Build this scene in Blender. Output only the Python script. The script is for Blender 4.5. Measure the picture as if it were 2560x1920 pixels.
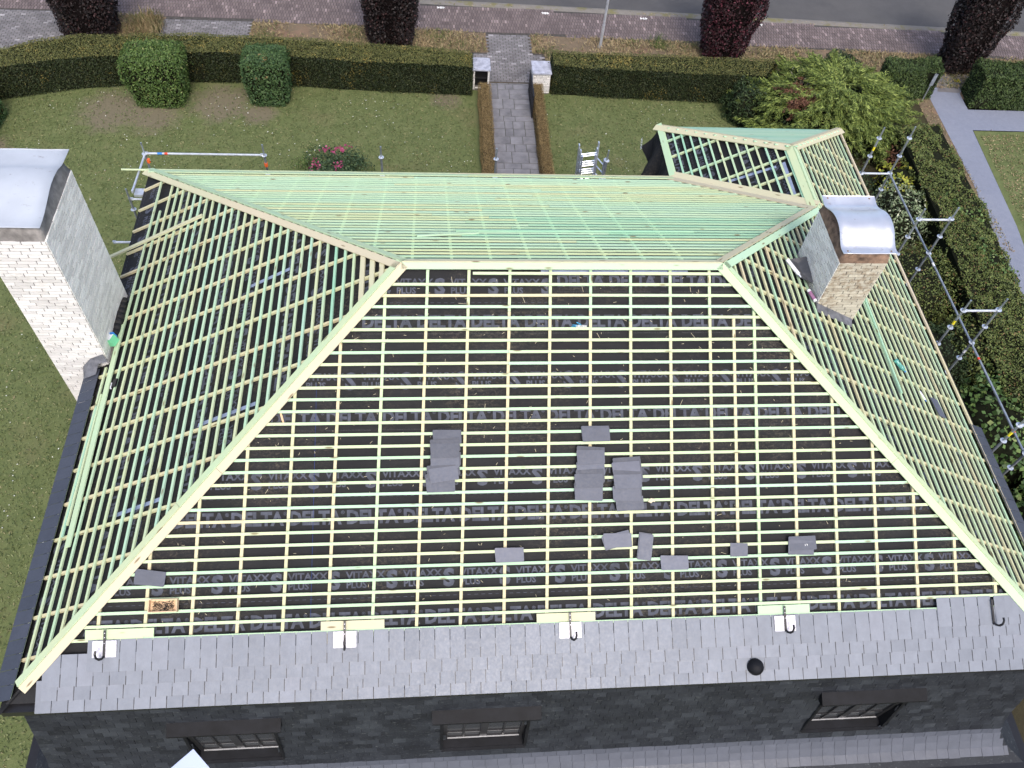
import bpy, math, random
import numpy as np
from mathutils import Vector, Matrix

for o in list(bpy.data.objects):
    bpy.data.objects.remove(o)
scene = bpy.context.scene
random.seed(7)
rng = np.random.default_rng(7)
col = scene.collection
Z0 = 8.5                      # height of the main ridge above the lawn

# ------------------------------------------------------------------ camera
cd = bpy.data.cameras.new('camera')
cam = bpy.data.objects.new('camera', cd)
col.objects.link(cam)
CR = ((0.9954, -0.0634, 0.0713), (-0.0102, -0.8135, -0.5815), (0.0949, 0.5782, -0.8104))
_x = Vector(CR[0]).normalized()
_f = Vector(CR[2]).normalized()
_x = (_x - _f * _x.dot(_f)).normalized()
_u = _x.cross(_f)
M = Matrix((( _x.x, _u.x, -_f.x, 0.4471), (_x.y, _u.y, -_f.y, -9.2756), (_x.z, _u.z, -_f.z, 9.7008 + Z0), (0, 0, 0, 1)))
cam.matrix_world = M
cd.sensor_fit = 'HORIZONTAL'
cd.sensor_width = 36.0
cd.lens = 36.0 * 2109.2 / 2560.0
cd.clip_start = 0.1
cd.clip_end = 2000
scene.camera = cam

# ------------------------------------------------------------------ sky, sun, exposure
SUN_EL, SUN_AZ = 54.0, 174.0
w = bpy.data.worlds.new('World')
scene.world = w
w.use_nodes = True
nt = w.node_tree
nt.nodes.clear()
sky = nt.nodes.new('ShaderNodeTexSky')
sky.sky_type = 'NISHITA'
sky.sun_disc = False
sky.sun_elevation = math.radians(SUN_EL)
sky.sun_rotation = math.radians(SUN_AZ)
sky.air_density = 0.85
sky.dust_density = 4.0
sky.ozone_density = 1.0
bg = nt.nodes.new('ShaderNodeBackground')
bg.inputs['Strength'].default_value = 0.15
wo = nt.nodes.new('ShaderNodeOutputWorld')
nt.links.new(sky.outputs[0], bg.inputs[0])
nt.links.new(bg.outputs[0], wo.inputs[0])
sl = bpy.data.lights.new('sun', 'SUN')
sl.energy = 0.6
sl.angle = math.radians(11)
sl.color = (1.0, 0.97, 0.93)
so = bpy.data.objects.new('sun', sl)
col.objects.link(so)
az, el = math.radians(SUN_AZ), math.radians(SUN_EL)
sdir = Vector((math.sin(az) * math.cos(el), math.cos(az) * math.cos(el), math.sin(el)))
so.rotation_euler = (-sdir).to_track_quat('-Z', 'Y').to_euler()
so.location = (0, -10, 40)
scene.view_settings.view_transform = 'Standard'
scene.view_settings.look = 'None'
scene.view_settings.gamma = 1.0
scene.view_settings.use_curve_mapping = False
scene.view_settings.exposure = 1.06

# ------------------------------------------------------------------ materials
MATS = {}


def nodes_of(name):
    m = bpy.data.materials.new(name)
    m.use_nodes = True
    t = m.node_tree
    b = t.nodes['Principled BSDF']
    MATS[name] = m
    return m, t, b


def N(t, kind, **kw):
    n = t.nodes.new(kind)
    for k, v in kw.items():
        if k in n.inputs.keys():
            n.inputs[k].default_value = v
        else:
            setattr(n, k, v)
    return n


def ramp(t, fac, stops):
    r = t.nodes.new('ShaderNodeValToRGB')
    el_ = r.color_ramp.elements
    while len(el_) > 1:
        el_.remove(el_[-1])
    el_[0].position = stops[0][0]
    el_[0].color = (*stops[0][1], 1)
    for p, c in stops[1:]:
        e = el_.new(p)
        e.color = (*c, 1)
    t.links.new(fac, r.inputs[0])
    return r.outputs[0]


def mixc(t, fac, a, b, mode='MIX'):
    m = t.nodes.new('ShaderNodeMix')
    m.data_type = 'RGBA'
    m.blend_type = mode
    for sock, v in ((m.inputs[0], fac), (m.inputs[6], a), (m.inputs[7], b)):
        if isinstance(v, (int, float)):
            sock.default_value = v
        elif isinstance(v, tuple):
            sock.default_value = (*v, 1)
        else:
            t.links.new(v, sock)
    return m.outputs[2]


def math_(t, op, a, b=None, c=None):
    m = t.nodes.new('ShaderNodeMath')
    m.operation = op
    for i, v in enumerate((a, b, c)):
        if v is None:
            continue
        if isinstance(v, (int, float)):
            m.inputs[i].default_value = v
        else:
            t.links.new(v, m.inputs[i])
    return m.outputs[0]


def bump(t, b, height, strength=0.3, dist=0.01):
    n = t.nodes.new('ShaderNodeBump')
    n.inputs['Strength'].default_value = strength
    n.inputs['Distance'].default_value = dist
    t.links.new(height, n.inputs['Height'])
    t.links.new(n.outputs[0], b.inputs['Normal'])


def pos_vec(t, scale=(1, 1, 1), obj=False, rand=True):
    """Texture vector: object or world position, shifted per object."""
    if obj:
        tc = t.nodes.new('ShaderNodeTexCoord').outputs['Object']
    else:
        tc = t.nodes.new('ShaderNodeNewGeometry').outputs['Position']
    if obj and rand:
        oi = t.nodes.new('ShaderNodeObjectInfo')
        a = t.nodes.new('ShaderNodeVectorMath')
        a.operation = 'ADD'
        k = math_(t, 'MULTIPLY', oi.outputs['Random'], 97.0)
        t.links.new(tc, a.inputs[0])
        t.links.new(k, a.inputs[1])
        tc = a.outputs[0]
    mp = t.nodes.new('ShaderNodeVectorMath')
    mp.operation = 'MULTIPLY'
    mp.inputs[1].default_value = scale
    t.links.new(tc, mp.inputs[0])
    return mp.outputs[0]


def noise(t, vec, scale, detail=4, rough=0.55, dist=0.0):
    n = t.nodes.new('ShaderNodeTexNoise')
    n.inputs['Scale'].default_value = scale
    n.inputs['Detail'].default_value = detail
    n.inputs['Roughness'].default_value = rough
    n.inputs['Distortion'].default_value = dist
    t.links.new(vec, n.inputs['Vector'])
    return n.outputs['Fac']


def wood(name, c1, c2, c3, rough=0.7, knots=True):
    m, t, b = nodes_of(name)
    v = pos_vec(t, (1.0, 11, 11), obj=True)
    g = noise(t, v, 3.2, 5, 0.6, 0.4)
    oi = t.nodes.new('ShaderNodeObjectInfo')
    base = ramp(t, oi.outputs['Random'], [(0.0, c1), (0.5, c2), (1.0, c3)])
    cc = mixc(t, math_(t, 'MULTIPLY', g, 0.55), base, tuple(x * 0.78 for x in c1))
    v2 = pos_vec(t, (1, 1, 1), obj=True)
    stain = noise(t, v2, 1.1, 3)
    cc = mixc(t, ramp(t, stain, [(0.45, (0, 0, 0)), (0.72, (0.5, 0.5, 0.5))]), cc, c3)
    if knots:
        vk = pos_vec(t, (2.1, 9, 9), obj=True)
        vo = N(t, 'ShaderNodeTexVoronoi', Scale=0.9)
        t.links.new(vk, vo.inputs['Vector'])
        kf = ramp(t, vo.outputs['Distance'], [(0.07, (0.85, 0.85, 0.85)), (0.15, (0, 0, 0))])
        cc = mixc(t, kf, cc, (0.17, 0.12, 0.06))
    dirt = noise(t, pos_vec(t, (1, 3, 3), obj=True), 9, 5, 0.7)
    cc = mixc(t, ramp(t, dirt, [(0.62, (0, 0, 0)), (0.8, (0.35, 0.35, 0.35))]), cc, (0.28, 0.24, 0.14))
    t.links.new(cc, b.inputs['Base Color'])
    b.inputs['Roughness'].default_value = rough
    b.inputs['Specular IOR Level'].default_value = 0.25
    bump(t, b, g, 0.25, 0.003)
    return m


GREEN = wood('treated_wood', (0.49, 0.60, 0.36), (0.56, 0.60, 0.37), (0.38, 0.59, 0.40))
YELLOW = wood('yellow_wood', (0.56, 0.49, 0.31), (0.60, 0.54, 0.35), (0.53, 0.55, 0.33))
PALE = wood('pale_plank', (0.56, 0.50, 0.35), (0.54, 0.56, 0.36), (0.57, 0.50, 0.36))
TURQ = wood('turquoise_wood', (0.28, 0.54, 0.37), (0.36, 0.58, 0.42), (0.44, 0.62, 0.41))
MINT = wood('mint_board', (0.42, 0.62, 0.42), (0.48, 0.64, 0.44), (0.38, 0.58, 0.44))
RAWW = wood('raw_pine', (0.68, 0.48, 0.30), (0.70, 0.52, 0.34), (0.66, 0.46, 0.28))


def simple(name, c, rough=0.6, metal=0.0, var=0.15, sc=6.0, bmp=0.0, spec=0.5, obj=False, island=False, detail=5):
    m, t, b = nodes_of(name)
    n = noise(t, pos_vec(t, obj=obj), sc, detail, 0.6)
    lo = tuple(x * (1 - var * 2) for x in c)
    hi = tuple(min(1, x * (1 + var * 2)) for x in c)
    cc = ramp(t, n, [(0.25, lo), (0.75, hi)])
    if island:
        g = t.nodes.new('ShaderNodeNewGeometry')
        cc = mixc(t, 1.0, cc, ramp(t, g.outputs['Random Per Island'], [(0, (0.80, 0.80, 0.80)), (0.93, (1.12, 1.12, 1.12)), (1, (1.9, 1.9, 1.9))]), 'MULTIPLY')
    t.links.new(cc, b.inputs['Base Color'])
    b.inputs['Roughness'].default_value = rough
    b.inputs['Metallic'].default_value = metal
    b.inputs['Specular IOR Level'].default_value = spec
    if bmp:
        bump(t, b, n, bmp, 0.01)
    return m


def slate_mat(name, c, rough=0.5, island=False, vary=1.0):
    m, t, b = nodes_of(name)
    v = pos_vec(t, (1, 1, 1), obj=not island)
    n = noise(t, v, 5, 6, 0.65)
    n2 = noise(t, v, 26, 4, 0.7)
    cc = ramp(t, n, [(0.25, tuple(x * 0.84 for x in c)), (0.6, c), (0.85, tuple(x * 1.15 for x in c))])
    if island:
        r = t.nodes.new('ShaderNodeNewGeometry').outputs['Random Per Island']
    else:
        r = t.nodes.new('ShaderNodeObjectInfo').outputs['Random']
    cc = mixc(t, 1.0, cc, ramp(t, r, [(0, (1 - .12 * vary, 1 - .11 * vary, 1 - .10 * vary)), (0.5, (1, 1, 1)), (0.9, (1 + .05 * vary,) * 3), (1, (1 + .10 * vary, 1 + .08 * vary, 1 + .08 * vary))]), 'MULTIPLY')
    cc = mixc(t, ramp(t, n2, [(0.66, (0, 0, 0)), (0.8, (0.4, 0.4, 0.4))]), cc, tuple(min(1, x * 1.9) for x in c))
    t.links.new(cc, b.inputs['Base Color'])
    t.links.new(ramp(t, n2, [(0.3, (rough - 0.1,) * 3), (0.7, (rough + 0.15,) * 3)]), b.inputs['Roughness'])
    b.inputs['Specular IOR Level'].default_value = 0.5
    bump(t, b, n2, 0.25, 0.004)
    return m


SLATE = slate_mat('slate', (0.172, 0.190, 0.222))
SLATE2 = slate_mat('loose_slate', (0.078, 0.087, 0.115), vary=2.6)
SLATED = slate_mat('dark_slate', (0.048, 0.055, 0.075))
SLATEM = slate_mat('mid_slate', (0.11, 0.12, 0.155))
SLATEF = slate_mat('flare_slate', (0.075, 0.083, 0.105), island=True)  # lighter than the wall slates: light on the upturned flare put into colour

# dark wall slates of the mansard: weathered, chipped
m, t, b = nodes_of('mansard_slate')
v = pos_vec(t, (1, 1, 1))
n = noise(t, v, 2.2, 5)
cc = ramp(t, n, [(0.3, (0.013, 0.015, 0.020)), (0.7, (0.025, 0.029, 0.035))])
r = t.nodes.new('ShaderNodeNewGeometry').outputs['Random Per Island']
cc = mixc(t, 1.0, cc, ramp(t, r, [(0, (0.7, 0.7, 0.72)), (0.8, (1.15, 1.15, 1.15)), (1, (1.6, 1.6, 1.55))]), 'MULTIPLY')
chip = noise(t, pos_vec(t, (6, 6, 26)), 2.3, 5, 0.75, 0.6)
cc = mixc(t, ramp(t, chip, [(0.60, (0, 0, 0)), (0.68, (0.75, 0.75, 0.75))]), cc, (0.14, 0.155, 0.155))
t.links.new(cc, b.inputs['Base Color'])
b.inputs['Roughness'].default_value = 0.6
b.inputs['Specular IOR Level'].default_value = 0.22
bump(t, b, chip, 0.5, 0.01)
MANS = m

# roofing membrane: black fleece with dust and scuffs
m, t, b = nodes_of('membrane')
v = pos_vec(t)
n = noise(t, v, 1.3, 5, 0.65)
cc = ramp(t, n, [(0.3, (0.010, 0.0105, 0.012)), (0.7, (0.018, 0.0185, 0.020))])
d1 = noise(t, v, 0.75, 3)
d2 = noise(t, pos_vec(t, (1, 1.4, 1.4)), 17, 6, 0.75, 0.8)
dust = math_(t, 'MULTIPLY', ramp(t, d1, [(0.48, (0, 0, 0)), (0.72, (1, 1, 1))]), ramp(t, d2, [(0.48, (0, 0, 0)), (0.68, (1, 1, 1))]))
cc = mixc(t, math_(t, 'MULTIPLY', dust, 0.6), cc, (0.17, 0.145, 0.105))
sp = noise(t, pos_vec(t, (3, 14, 14)), 9, 3, 0.7)
cc = mixc(t, ramp(t, sp, [(0.70, (0, 0, 0)), (0.78, (0.5, 0.5, 0.5))]), cc, (0.17, 0.15, 0.12))
t.links.new(cc, b.inputs['Base Color'])
b.inputs['Roughness'].default_value = 0.7
b.inputs['Specular IOR Level'].default_value = 0.22
wr = noise(t, pos_vec(t, (1, 2.5, 2.5)), 2.4, 4, 0.6, 0.5)
bump(t, b, wr, 0.6, 0.03)
MEMB = m
PRINT = simple('membrane_print', (0.072, 0.079, 0.102), 0.7, var=0.22, sc=7, spec=0.2)
PRINTS = simple('membrane_small_print', (0.05, 0.05, 0.055), 0.7, var=0.1)
TAPE = simple('joint_tape', (0.24, 0.29, 0.42), 0.35, var=0.12)

MORTAR = simple('mortar', (0.125, 0.118, 0.105), 0.9, var=0.2, sc=14, bmp=0.3)
MORTAR2 = simple('light_mortar', (0.27, 0.26, 0.235), 0.9, var=0.2, sc=14, bmp=0.3)


def brick_mat(name, c, stain, amount, th=(0.44, 0.62)):
    m, t, b = nodes_of(name)
    oi = t.nodes.new('ShaderNodeObjectInfo')
    gi = t.nodes.new('ShaderNodeNewGeometry')
    rr = math_(t, 'FRACT', math_(t, 'ADD', oi.outputs['Random'], gi.outputs['Random Per Island']))
    base = ramp(t, rr, [(0, tuple(x * 0.82 for x in c)), (0.6, c), (1, tuple(min(0.9, x * 1.08) for x in c))])
    n = noise(t, pos_vec(t), 9, 6, 0.7)
    n2 = noise(t, pos_vec(t, (1, 1, 0.8)), 1.5, 4, 0.6)
    f = math_(t, 'MULTIPLY', ramp(t, n, [(0.42, (0, 0, 0)), (0.7, (1, 1, 1))]), ramp(t, n2, [(th[0], (0, 0, 0)), (th[1], (1, 1, 1))]))
    cc = mixc(t, math_(t, 'MULTIPLY', f, amount), base, stain)
    t.links.new(cc, b.inputs['Base Color'])
    b.inputs['Roughness'].default_value = 0.8
    bump(t, b, n, 0.3, 0.004)
    return m


WBRICK = brick_mat('white_brick', (0.70, 0.69, 0.67), (0.30, 0.27, 0.22), 0.35)
CBRICK = brick_mat('cream_brick', (0.50, 0.47, 0.38), (0.17, 0.105, 0.05), 1.0, (0.36, 0.56))
GBRICK = brick_mat('weathered_brick', (0.50, 0.49, 0.44), (0.17, 0.16, 0.13), 0.7)
SBRICK = brick_mat('brightened_side_brick', (0.84, 0.815, 0.76), (0.42, 0.40, 0.35), 0.35)  # chimney sides get little light, so brightness is put into this paler brick
CONC = simple('weathered_concrete', (0.19, 0.18, 0.17), 0.9, var=0.3, sc=6, bmp=0.5)
CONC2 = simple('rusty_concrete', (0.17, 0.11, 0.075), 0.9, var=0.4, sc=7, bmp=0.5)


def sheet_metal(name, c, rough, stain):
    m, t, b = nodes_of(name)
    n = noise(t, pos_vec(t), 3.0, 5, 0.6)
    n2 = noise(t, pos_vec(t, (1, 1.6, 1)), 5.5, 5, 0.7)
    cc = ramp(t, n, [(0.3, tuple(x * 0.88 for x in c)), (0.7, c)])
    cc = mixc(t, ramp(t, n2, [(0.60, (0, 0, 0)), (0.72, (0.6, 0.6, 0.6))]), cc, stain)
    t.links.new(cc, b.inputs['Base Color'])
    b.inputs['Metallic'].default_value = 0.75
    t.links.new(ramp(t, n, [(0.3, (rough,) * 3), (0.7, (rough + 0.14,) * 3)]), b.inputs['Roughness'])
    return m


CAPL = sheet_metal('zinc_sheet', (0.46, 0.50, 0.55), 0.8, (0.17, 0.15, 0.15))
CAPL.node_tree.nodes['Principled BSDF'].inputs['Metallic'].default_value = 0.25
CAPR = sheet_metal('steel_sheet', (0.80, 0.80, 0.82), 0.30, (0.36, 0.30, 0.27))
GALV = simple('galvanised_steel', (0.36, 0.40, 0.44), 0.42, 0.7, 0.2, 9)
GALVL = simple('light_galvanised_steel', (0.62, 0.66, 0.72), 0.4, 0.6, 0.12, 9)
ALU = simple('aluminium', (0.66, 0.72, 0.82), 0.35, 0.7, 0.08, 9)
ZPLATE = simple('zinc_plate', (0.44, 0.44, 0.49), 0.45, 0.5, 0.2, 22)
BLACK = simple('black_steel', (0.012, 0.012, 0.014), 0.4, 0.2, 0.1)
DZINC = simple('dark_zinc', (0.0075, 0.008, 0.010), 0.6, 0.0, 0.25, 4, spec=0.15)
LEAD = simple('lead_flashing', (0.12, 0.125, 0.14), 0.6, 0.2, 0.25, 8)
FRAMED = simple('dark_window_frame', (0.018, 0.018, 0.020), 0.35, 0, 0.1)
ALUBAR = simple('sill_bar', (0.5, 0.5, 0.5), 0.4, 0.5, 0.1)
m, t, b = nodes_of('window_glass')
b.inputs['Base Color'].default_value = (0.045, 0.05, 0.055, 1)
b.inputs['Roughness'].default_value = 0.08
GLASS = m
BROWNW = wood('brown_cladding', (0.085, 0.045, 0.03), (0.10, 0.055, 0.035), (0.075, 0.045, 0.03))
REDP = simple('red_paint', (0.65, 0.06, 0.03), 0.5, 0, 0.1)
YELP = simple('yellow_tape', (0.72, 0.62, 0.03), 0.5, 0, 0.1)
WHT = simple('white_plastic', (0.72, 0.73, 0.76), 0.4, 0, 0.05)
PANELW = simple('pale_panel', (0.36, 0.42, 0.60), 0.5, 0, 0.04)
BLUP = simple('blue_plastic', (0.03, 0.20, 0.58), 0.4, 0, 0.08)
LGREEN = simple('green_plastic', (0.16, 0.55, 0.30), 0.4, 0, 0.08)
MAGENTA = simple('magenta_print', (0.26, 0.12, 0.22), 0.5, 0, 0.2, 30)
GREYP = simple('grey_plastic', (0.07, 0.072, 0.078), 0.5, 0, 0.15)
GLOVEB = simple('blue_knit', (0.05, 0.26, 0.44), 0.8, 0, 0.25, 40)
GLOVEW = simple('grey_knit', (0.45, 0.47, 0.46), 0.8, 0, 0.25, 40)
ORANGE = simple('orange_plastic', (0.75, 0.13, 0.03), 0.5)
m, t, b = nodes_of('clear_teal_plastic')
b.inputs['Base Color'].default_value = (0.16, 0.52, 0.46, 1)
b.inputs['Roughness'].default_value = 0.15
b.inputs['Transmission Weight'].default_value = 0.55
BOTTLE = m


def leafmat(name, stops, rough=0.55, spec=0.25, noise_to=None, nscale=0.8, thr=(0.5, 0.7)):
    m, t, b = nodes_of(name)
    r = t.nodes.new('ShaderNodeNewGeometry').outputs['Random Per Island']
    cc = ramp(t, r, stops)
    if noise_to:
        n = noise(t, pos_vec(t), nscale, 4, 0.65)
        rnd = math_(t, 'FRACT', math_(t, 'MULTIPLY', r, 7.31))
        f = math_(t, 'GREATER_THAN', ramp(t, n, [(thr[0], (0, 0, 0)), (thr[1], (1, 1, 1))]), rnd)
        cc = mixc(t, f, cc, noise_to)
    t.links.new(cc, b.inputs['Base Color'])
    b.inputs['Roughness'].default_value = rough
    b.inputs['Specular IOR Level'].default_value = spec
    try:
        b.inputs['Subsurface Weight'].default_value = 0.0
    except KeyError:
        pass
    return m


YEW = leafmat('yew_leaf', [(0, (0.012, 0.020, 0.008)), (0.5, (0.022, 0.034, 0.012)), (0.9, (0.042, 0.056, 0.020)), (1, (0.08, 0.075, 0.025))], noise_to=(0.15, 0.12, 0.03), thr=(0.56, 0.9))  # hedge sides: dark yew green, with shade of the deep foliage painted in
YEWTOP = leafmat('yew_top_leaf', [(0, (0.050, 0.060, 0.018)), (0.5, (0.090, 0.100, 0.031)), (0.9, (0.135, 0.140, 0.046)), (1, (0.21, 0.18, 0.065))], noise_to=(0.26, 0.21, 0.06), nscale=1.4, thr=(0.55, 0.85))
BOXL = leafmat('box_leaf', [(0, (0.035, 0.065, 0.018)), (0.5, (0.062, 0.11, 0.026)), (0.95, (0.11, 0.17, 0.045)), (1, (0.19, 0.20, 0.08))], noise_to=(0.17, 0.15, 0.07), nscale=2.0, thr=(0.6, 1.0))
PRIV = leafmat('privet_leaf', [(0, (0.022, 0.052, 0.020)), (0.5, (0.045, 0.088, 0.030)), (1, (0.085, 0.14, 0.05))], noise_to=(0.30, 0.22, 0.10), nscale=2.2, thr=(0.58, 0.8))
BEECH = leafmat('copper_leaf', [(0, (0.006, 0.005, 0.005)), (0.5, (0.015, 0.011, 0.011)), (0.85, (0.028, 0.018, 0.017)), (1, (0.055, 0.024, 0.024))])
BEECHR = leafmat('red_copper_leaf', [(0, (0.010, 0.005, 0.006)), (0.5, (0.024, 0.010, 0.012)), (0.85, (0.05, 0.015, 0.020)), (1, (0.12, 0.03, 0.045))])
DRYH = leafmat('dry_hedge_leaf', [(0, (0.10, 0.07, 0.03)), (0.5, (0.20, 0.14, 0.06)), (1, (0.31, 0.235, 0.11))])
STRAW = leafmat('dry_grass_blade', [(0, (0.15, 0.11, 0.06)), (0.5, (0.25, 0.19, 0.105)), (0.8, (0.34, 0.28, 0.16)), (1, (0.12, 0.13, 0.05))], noise_to=(0.10, 0.11, 0.04), nscale=0.7, thr=(0.45, 0.8))
JUN = leafmat('juniper_leaf', [(0, (0.045, 0.072, 0.02)), (0.4, (0.11, 0.155, 0.036)), (0.8, (0.20, 0.26, 0.06)), (1, (0.30, 0.35, 0.10))])
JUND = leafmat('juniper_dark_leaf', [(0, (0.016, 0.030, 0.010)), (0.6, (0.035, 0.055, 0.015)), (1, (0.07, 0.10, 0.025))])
JUNB = leafmat('dead_juniper_leaf', [(0, (0.075, 0.035, 0.02)), (0.6, (0.14, 0.065, 0.04)), (1, (0.19, 0.10, 0.06))])
TWIG = leafmat('grey_twig', [(0, (0.10, 0.10, 0.10)), (0.6, (0.20, 0.19, 0.17)), (1, (0.3, 0.27, 0.24))])
DKS = leafmat('dark_shrub_leaf', [(0, (0.012, 0.024, 0.010)), (0.6, (0.028, 0.050, 0.018)), (0.95, (0.055, 0.085, 0.03)), (1, (0.11, 0.13, 0.05))])
MIDS = leafmat('boundary_leaf', [(0, (0.042, 0.062, 0.017)), (0.5, (0.092, 0.120, 0.032)), (0.92, (0.15, 0.185, 0.052)), (0.97, (0.14, 0.09, 0.04)), (1, (0.18, 0.11, 0.05))], noise_to=(0.10, 0.07, 0.035), nscale=0.8, thr=(0.66, 1.05))
CONIF = leafmat('conifer_leaf', [(0, (0.020, 0.038, 0.012)), (0.6, (0.045, 0.075, 0.022)), (0.95, (0.08, 0.12, 0.035)), (1, (0.12, 0.15, 0.05))])
VARI = leafmat('variegated_leaf', [(0, (0.08, 0.12, 0.06)), (0.5, (0.15, 0.20, 0.10)), (0.8, (0.25, 0.30, 0.18)), (1, (0.42, 0.45, 0.32))])
YELL = leafmat('yellow_leaf', [(0, (0.13, 0.17, 0.03)), (0.5, (0.28, 0.30, 0.04)), (1, (0.48, 0.46, 0.07))])
HAZ = leafmat('hazel_leaf', [(0, (0.03, 0.06, 0.018)), (0.5, (0.07, 0.13, 0.035)), (0.9, (0.13, 0.20, 0.06)), (1, (0.22, 0.26, 0.10))])
ROSEL = leafmat('rose_leaf', [(0, (0.02, 0.045, 0.022)), (0.6, (0.05, 0.085, 0.04)), (1, (0.10, 0.15, 0.06))])
PINK = leafmat('pink_petal', [(0, (0.14, 0.015, 0.05)), (0.6, (0.26, 0.04, 0.10)), (1, (0.36, 0.10, 0.18))])
GRASSB = leafmat('grass_blade', [(0, (0.064, 0.090, 0.030)), (0.5, (0.106, 0.134, 0.050)), (0.85, (0.152, 0.170, 0.072)), (1, (0.23, 0.205, 0.105))], noise_to=(0.17, 0.14, 0.075), nscale=0.55, thr=(0.60, 1.0))
DAISY = leafmat('daisy_petal', [(0, (0.6, 0.6, 0.52)), (1, (0.8, 0.8, 0.74))])
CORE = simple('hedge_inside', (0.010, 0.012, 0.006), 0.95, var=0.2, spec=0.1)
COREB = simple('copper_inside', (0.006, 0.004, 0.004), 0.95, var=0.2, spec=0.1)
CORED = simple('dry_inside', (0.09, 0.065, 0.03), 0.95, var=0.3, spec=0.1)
BARK = simple('bark', (0.07, 0.055, 0.04), 0.9, var=0.3, sc=20, bmp=0.5)


def ground_mat(name, stops, sc, extra=None, ex_sc=0.4, thr=(0.5, 0.7), fine=40, bmp=0.4):
    m, t, b = nodes_of(name)
    v = pos_vec(t)
    n = noise(t, v, sc, 6, 0.7)
    f = noise(t, v, fine, 4, 0.7)
    k = math_(t, 'ADD', math_(t, 'MULTIPLY', n, 0.5), math_(t, 'MULTIPLY', f, 0.5))
    cc = ramp(t, k, stops)
    if extra:
        e = noise(t, v, ex_sc, 5, 0.65)
        cc = mixc(t, ramp(t, e, [(thr[0], (0, 0, 0)), (thr[1], (0.8, 0.8, 0.8))]), cc, extra)
    t.links.new(cc, b.inputs['Base Color'])
    b.inputs['Roughness'].default_value = 0.9
    b.inputs['Specular IOR Level'].default_value = 0.15
    bump(t, b, f, bmp, 0.02)
    return m


LAWN = ground_mat('lawn', [(0.32, (0.068, 0.092, 0.034)), (0.5, (0.105, 0.129, 0.050)), (0.68, (0.152, 0.166, 0.075))], 2.2, (0.17, 0.14, 0.08), 0.38, (0.54, 0.80))
t, b = LAWN.node_tree, LAWN.node_tree.nodes['Principled BSDF']
old = b.inputs['Base Color'].links[0].from_socket
pw_ = noise(t, pos_vec(t), 2.3, 8, 0.8)
acc = None
for (px, py, pr_) in ((-9.9, 14.9, 1.5), (-8.6, 14.7, 1.2), (-6.5, 15.4, 1.35), (-5.2, 14.9, 0.8), (1.0, 15.9, 0.7), (-13.2, 12.9, 0.9)):   # worn bare patches by the bushes
    dd = t.nodes.new('ShaderNodeVectorMath')
    dd.operation = 'DISTANCE'
    t.links.new(t.nodes.new('ShaderNodeNewGeometry').outputs['Position'], dd.inputs[0])
    dd.inputs[1].default_value = (px, py, 0)
    k_ = math_(t, 'SUBTRACT', 1.0, math_(t, 'DIVIDE', dd.outputs['Value'], pr_))
    acc = k_ if acc is None else math_(t, 'MAXIMUM', acc, k_)
k_ = math_(t, 'ADD', acc, math_(t, 'MULTIPLY', math_(t, 'SUBTRACT', pw_, 0.5), 1.6))
t.links.new(mixc(t, ramp(t, k_, [(0.10, (0, 0, 0)), (0.55, (0.8, 0.8, 0.8))]), old, (0.15, 0.125, 0.092)), b.inputs['Base Color'])
ROAD = ground_mat('asphalt', [(0.3, (0.060, 0.060, 0.062)), (0.7, (0.098, 0.097, 0.098))], 1.1, (0.105, 0.103, 0.10), 0.25, (0.5, 0.8), 90, 0.2)
GUTT = ground_mat('gutter_concrete', [(0.3, (0.14, 0.13, 0.115)), (0.7, (0.24, 0.225, 0.20))], 3, (0.16, 0.15, 0.06), 1.6, (0.5, 0.62))
DIRT = ground_mat('dry_verge_soil', [(0.3, (0.10, 0.078, 0.052)), (0.7, (0.20, 0.155, 0.105))], 2.5, (0.21, 0.13, 0.09), 0.9, (0.5, 0.7))
SOIL = ground_mat('bed_soil', [(0.3, (0.020, 0.018, 0.011)), (0.7, (0.055, 0.048, 0.026))], 3, (0.05, 0.06, 0.02), 0.8)
DRIVE = ground_mat('blue_gravel', [(0.3, (0.155, 0.175, 0.225)), (0.7, (0.215, 0.235, 0.295))], 6, (0.23, 0.25, 0.30), 0.5, (0.5, 0.8), 120, 0.25)
PAVEJ = simple('paver_joint', (0.055, 0.05, 0.045), 0.95, var=0.3, sc=8)
REDPAV = simple('red_paver', (0.150, 0.120, 0.118), 0.85, 0, 0.14, 1.2, 0.15, 0.3, island=True, detail=6)
GREYPAV = simple('grey_paver', (0.165, 0.16, 0.165), 0.85, 0, 0.15, 1.5, 0.15, 0.3, island=True, detail=6)
SLAB = simple('stone_slab', (0.165, 0.165, 0.178), 0.8, 0, 0.2, 2.2, 0.2, 0.3, obj=True)
CAPST = simple('cap_stone', (0.34, 0.36, 0.43), 0.75, 0, 0.25, 5, 0.2, 0.3)
PATHB = simple('path_joint', (0.06, 0.06, 0.045), 0.9, 0, 0.3, 6)
CHALK = simple('white_paint', (0.75, 0.75, 0.72), 0.8, 0, 0.1)

# ------------------------------------------------------------------ object helpers
WM = {}


def link(o, parent=None, Mx=None, **kw):
    Mx = Mx or Matrix.Identity(4)
    col.objects.link(o)
    if parent is not None:
        o.parent = parent
        o.matrix_parent_inverse = WM[parent].inverted()
    o.matrix_basis = Mx
    WM[o] = Mx
    for k, v in kw.items():
        if v is not None:
            o[k] = v
    return o


def thing(name, label, category, loc=(0, 0, 0), group=None):
    o = bpy.data.objects.new(name, None)
    o.empty_display_size = 0.2
    return link(o, None, Matrix.Translation(Vector(loc)), label=label, category=category, group=group)


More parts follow.
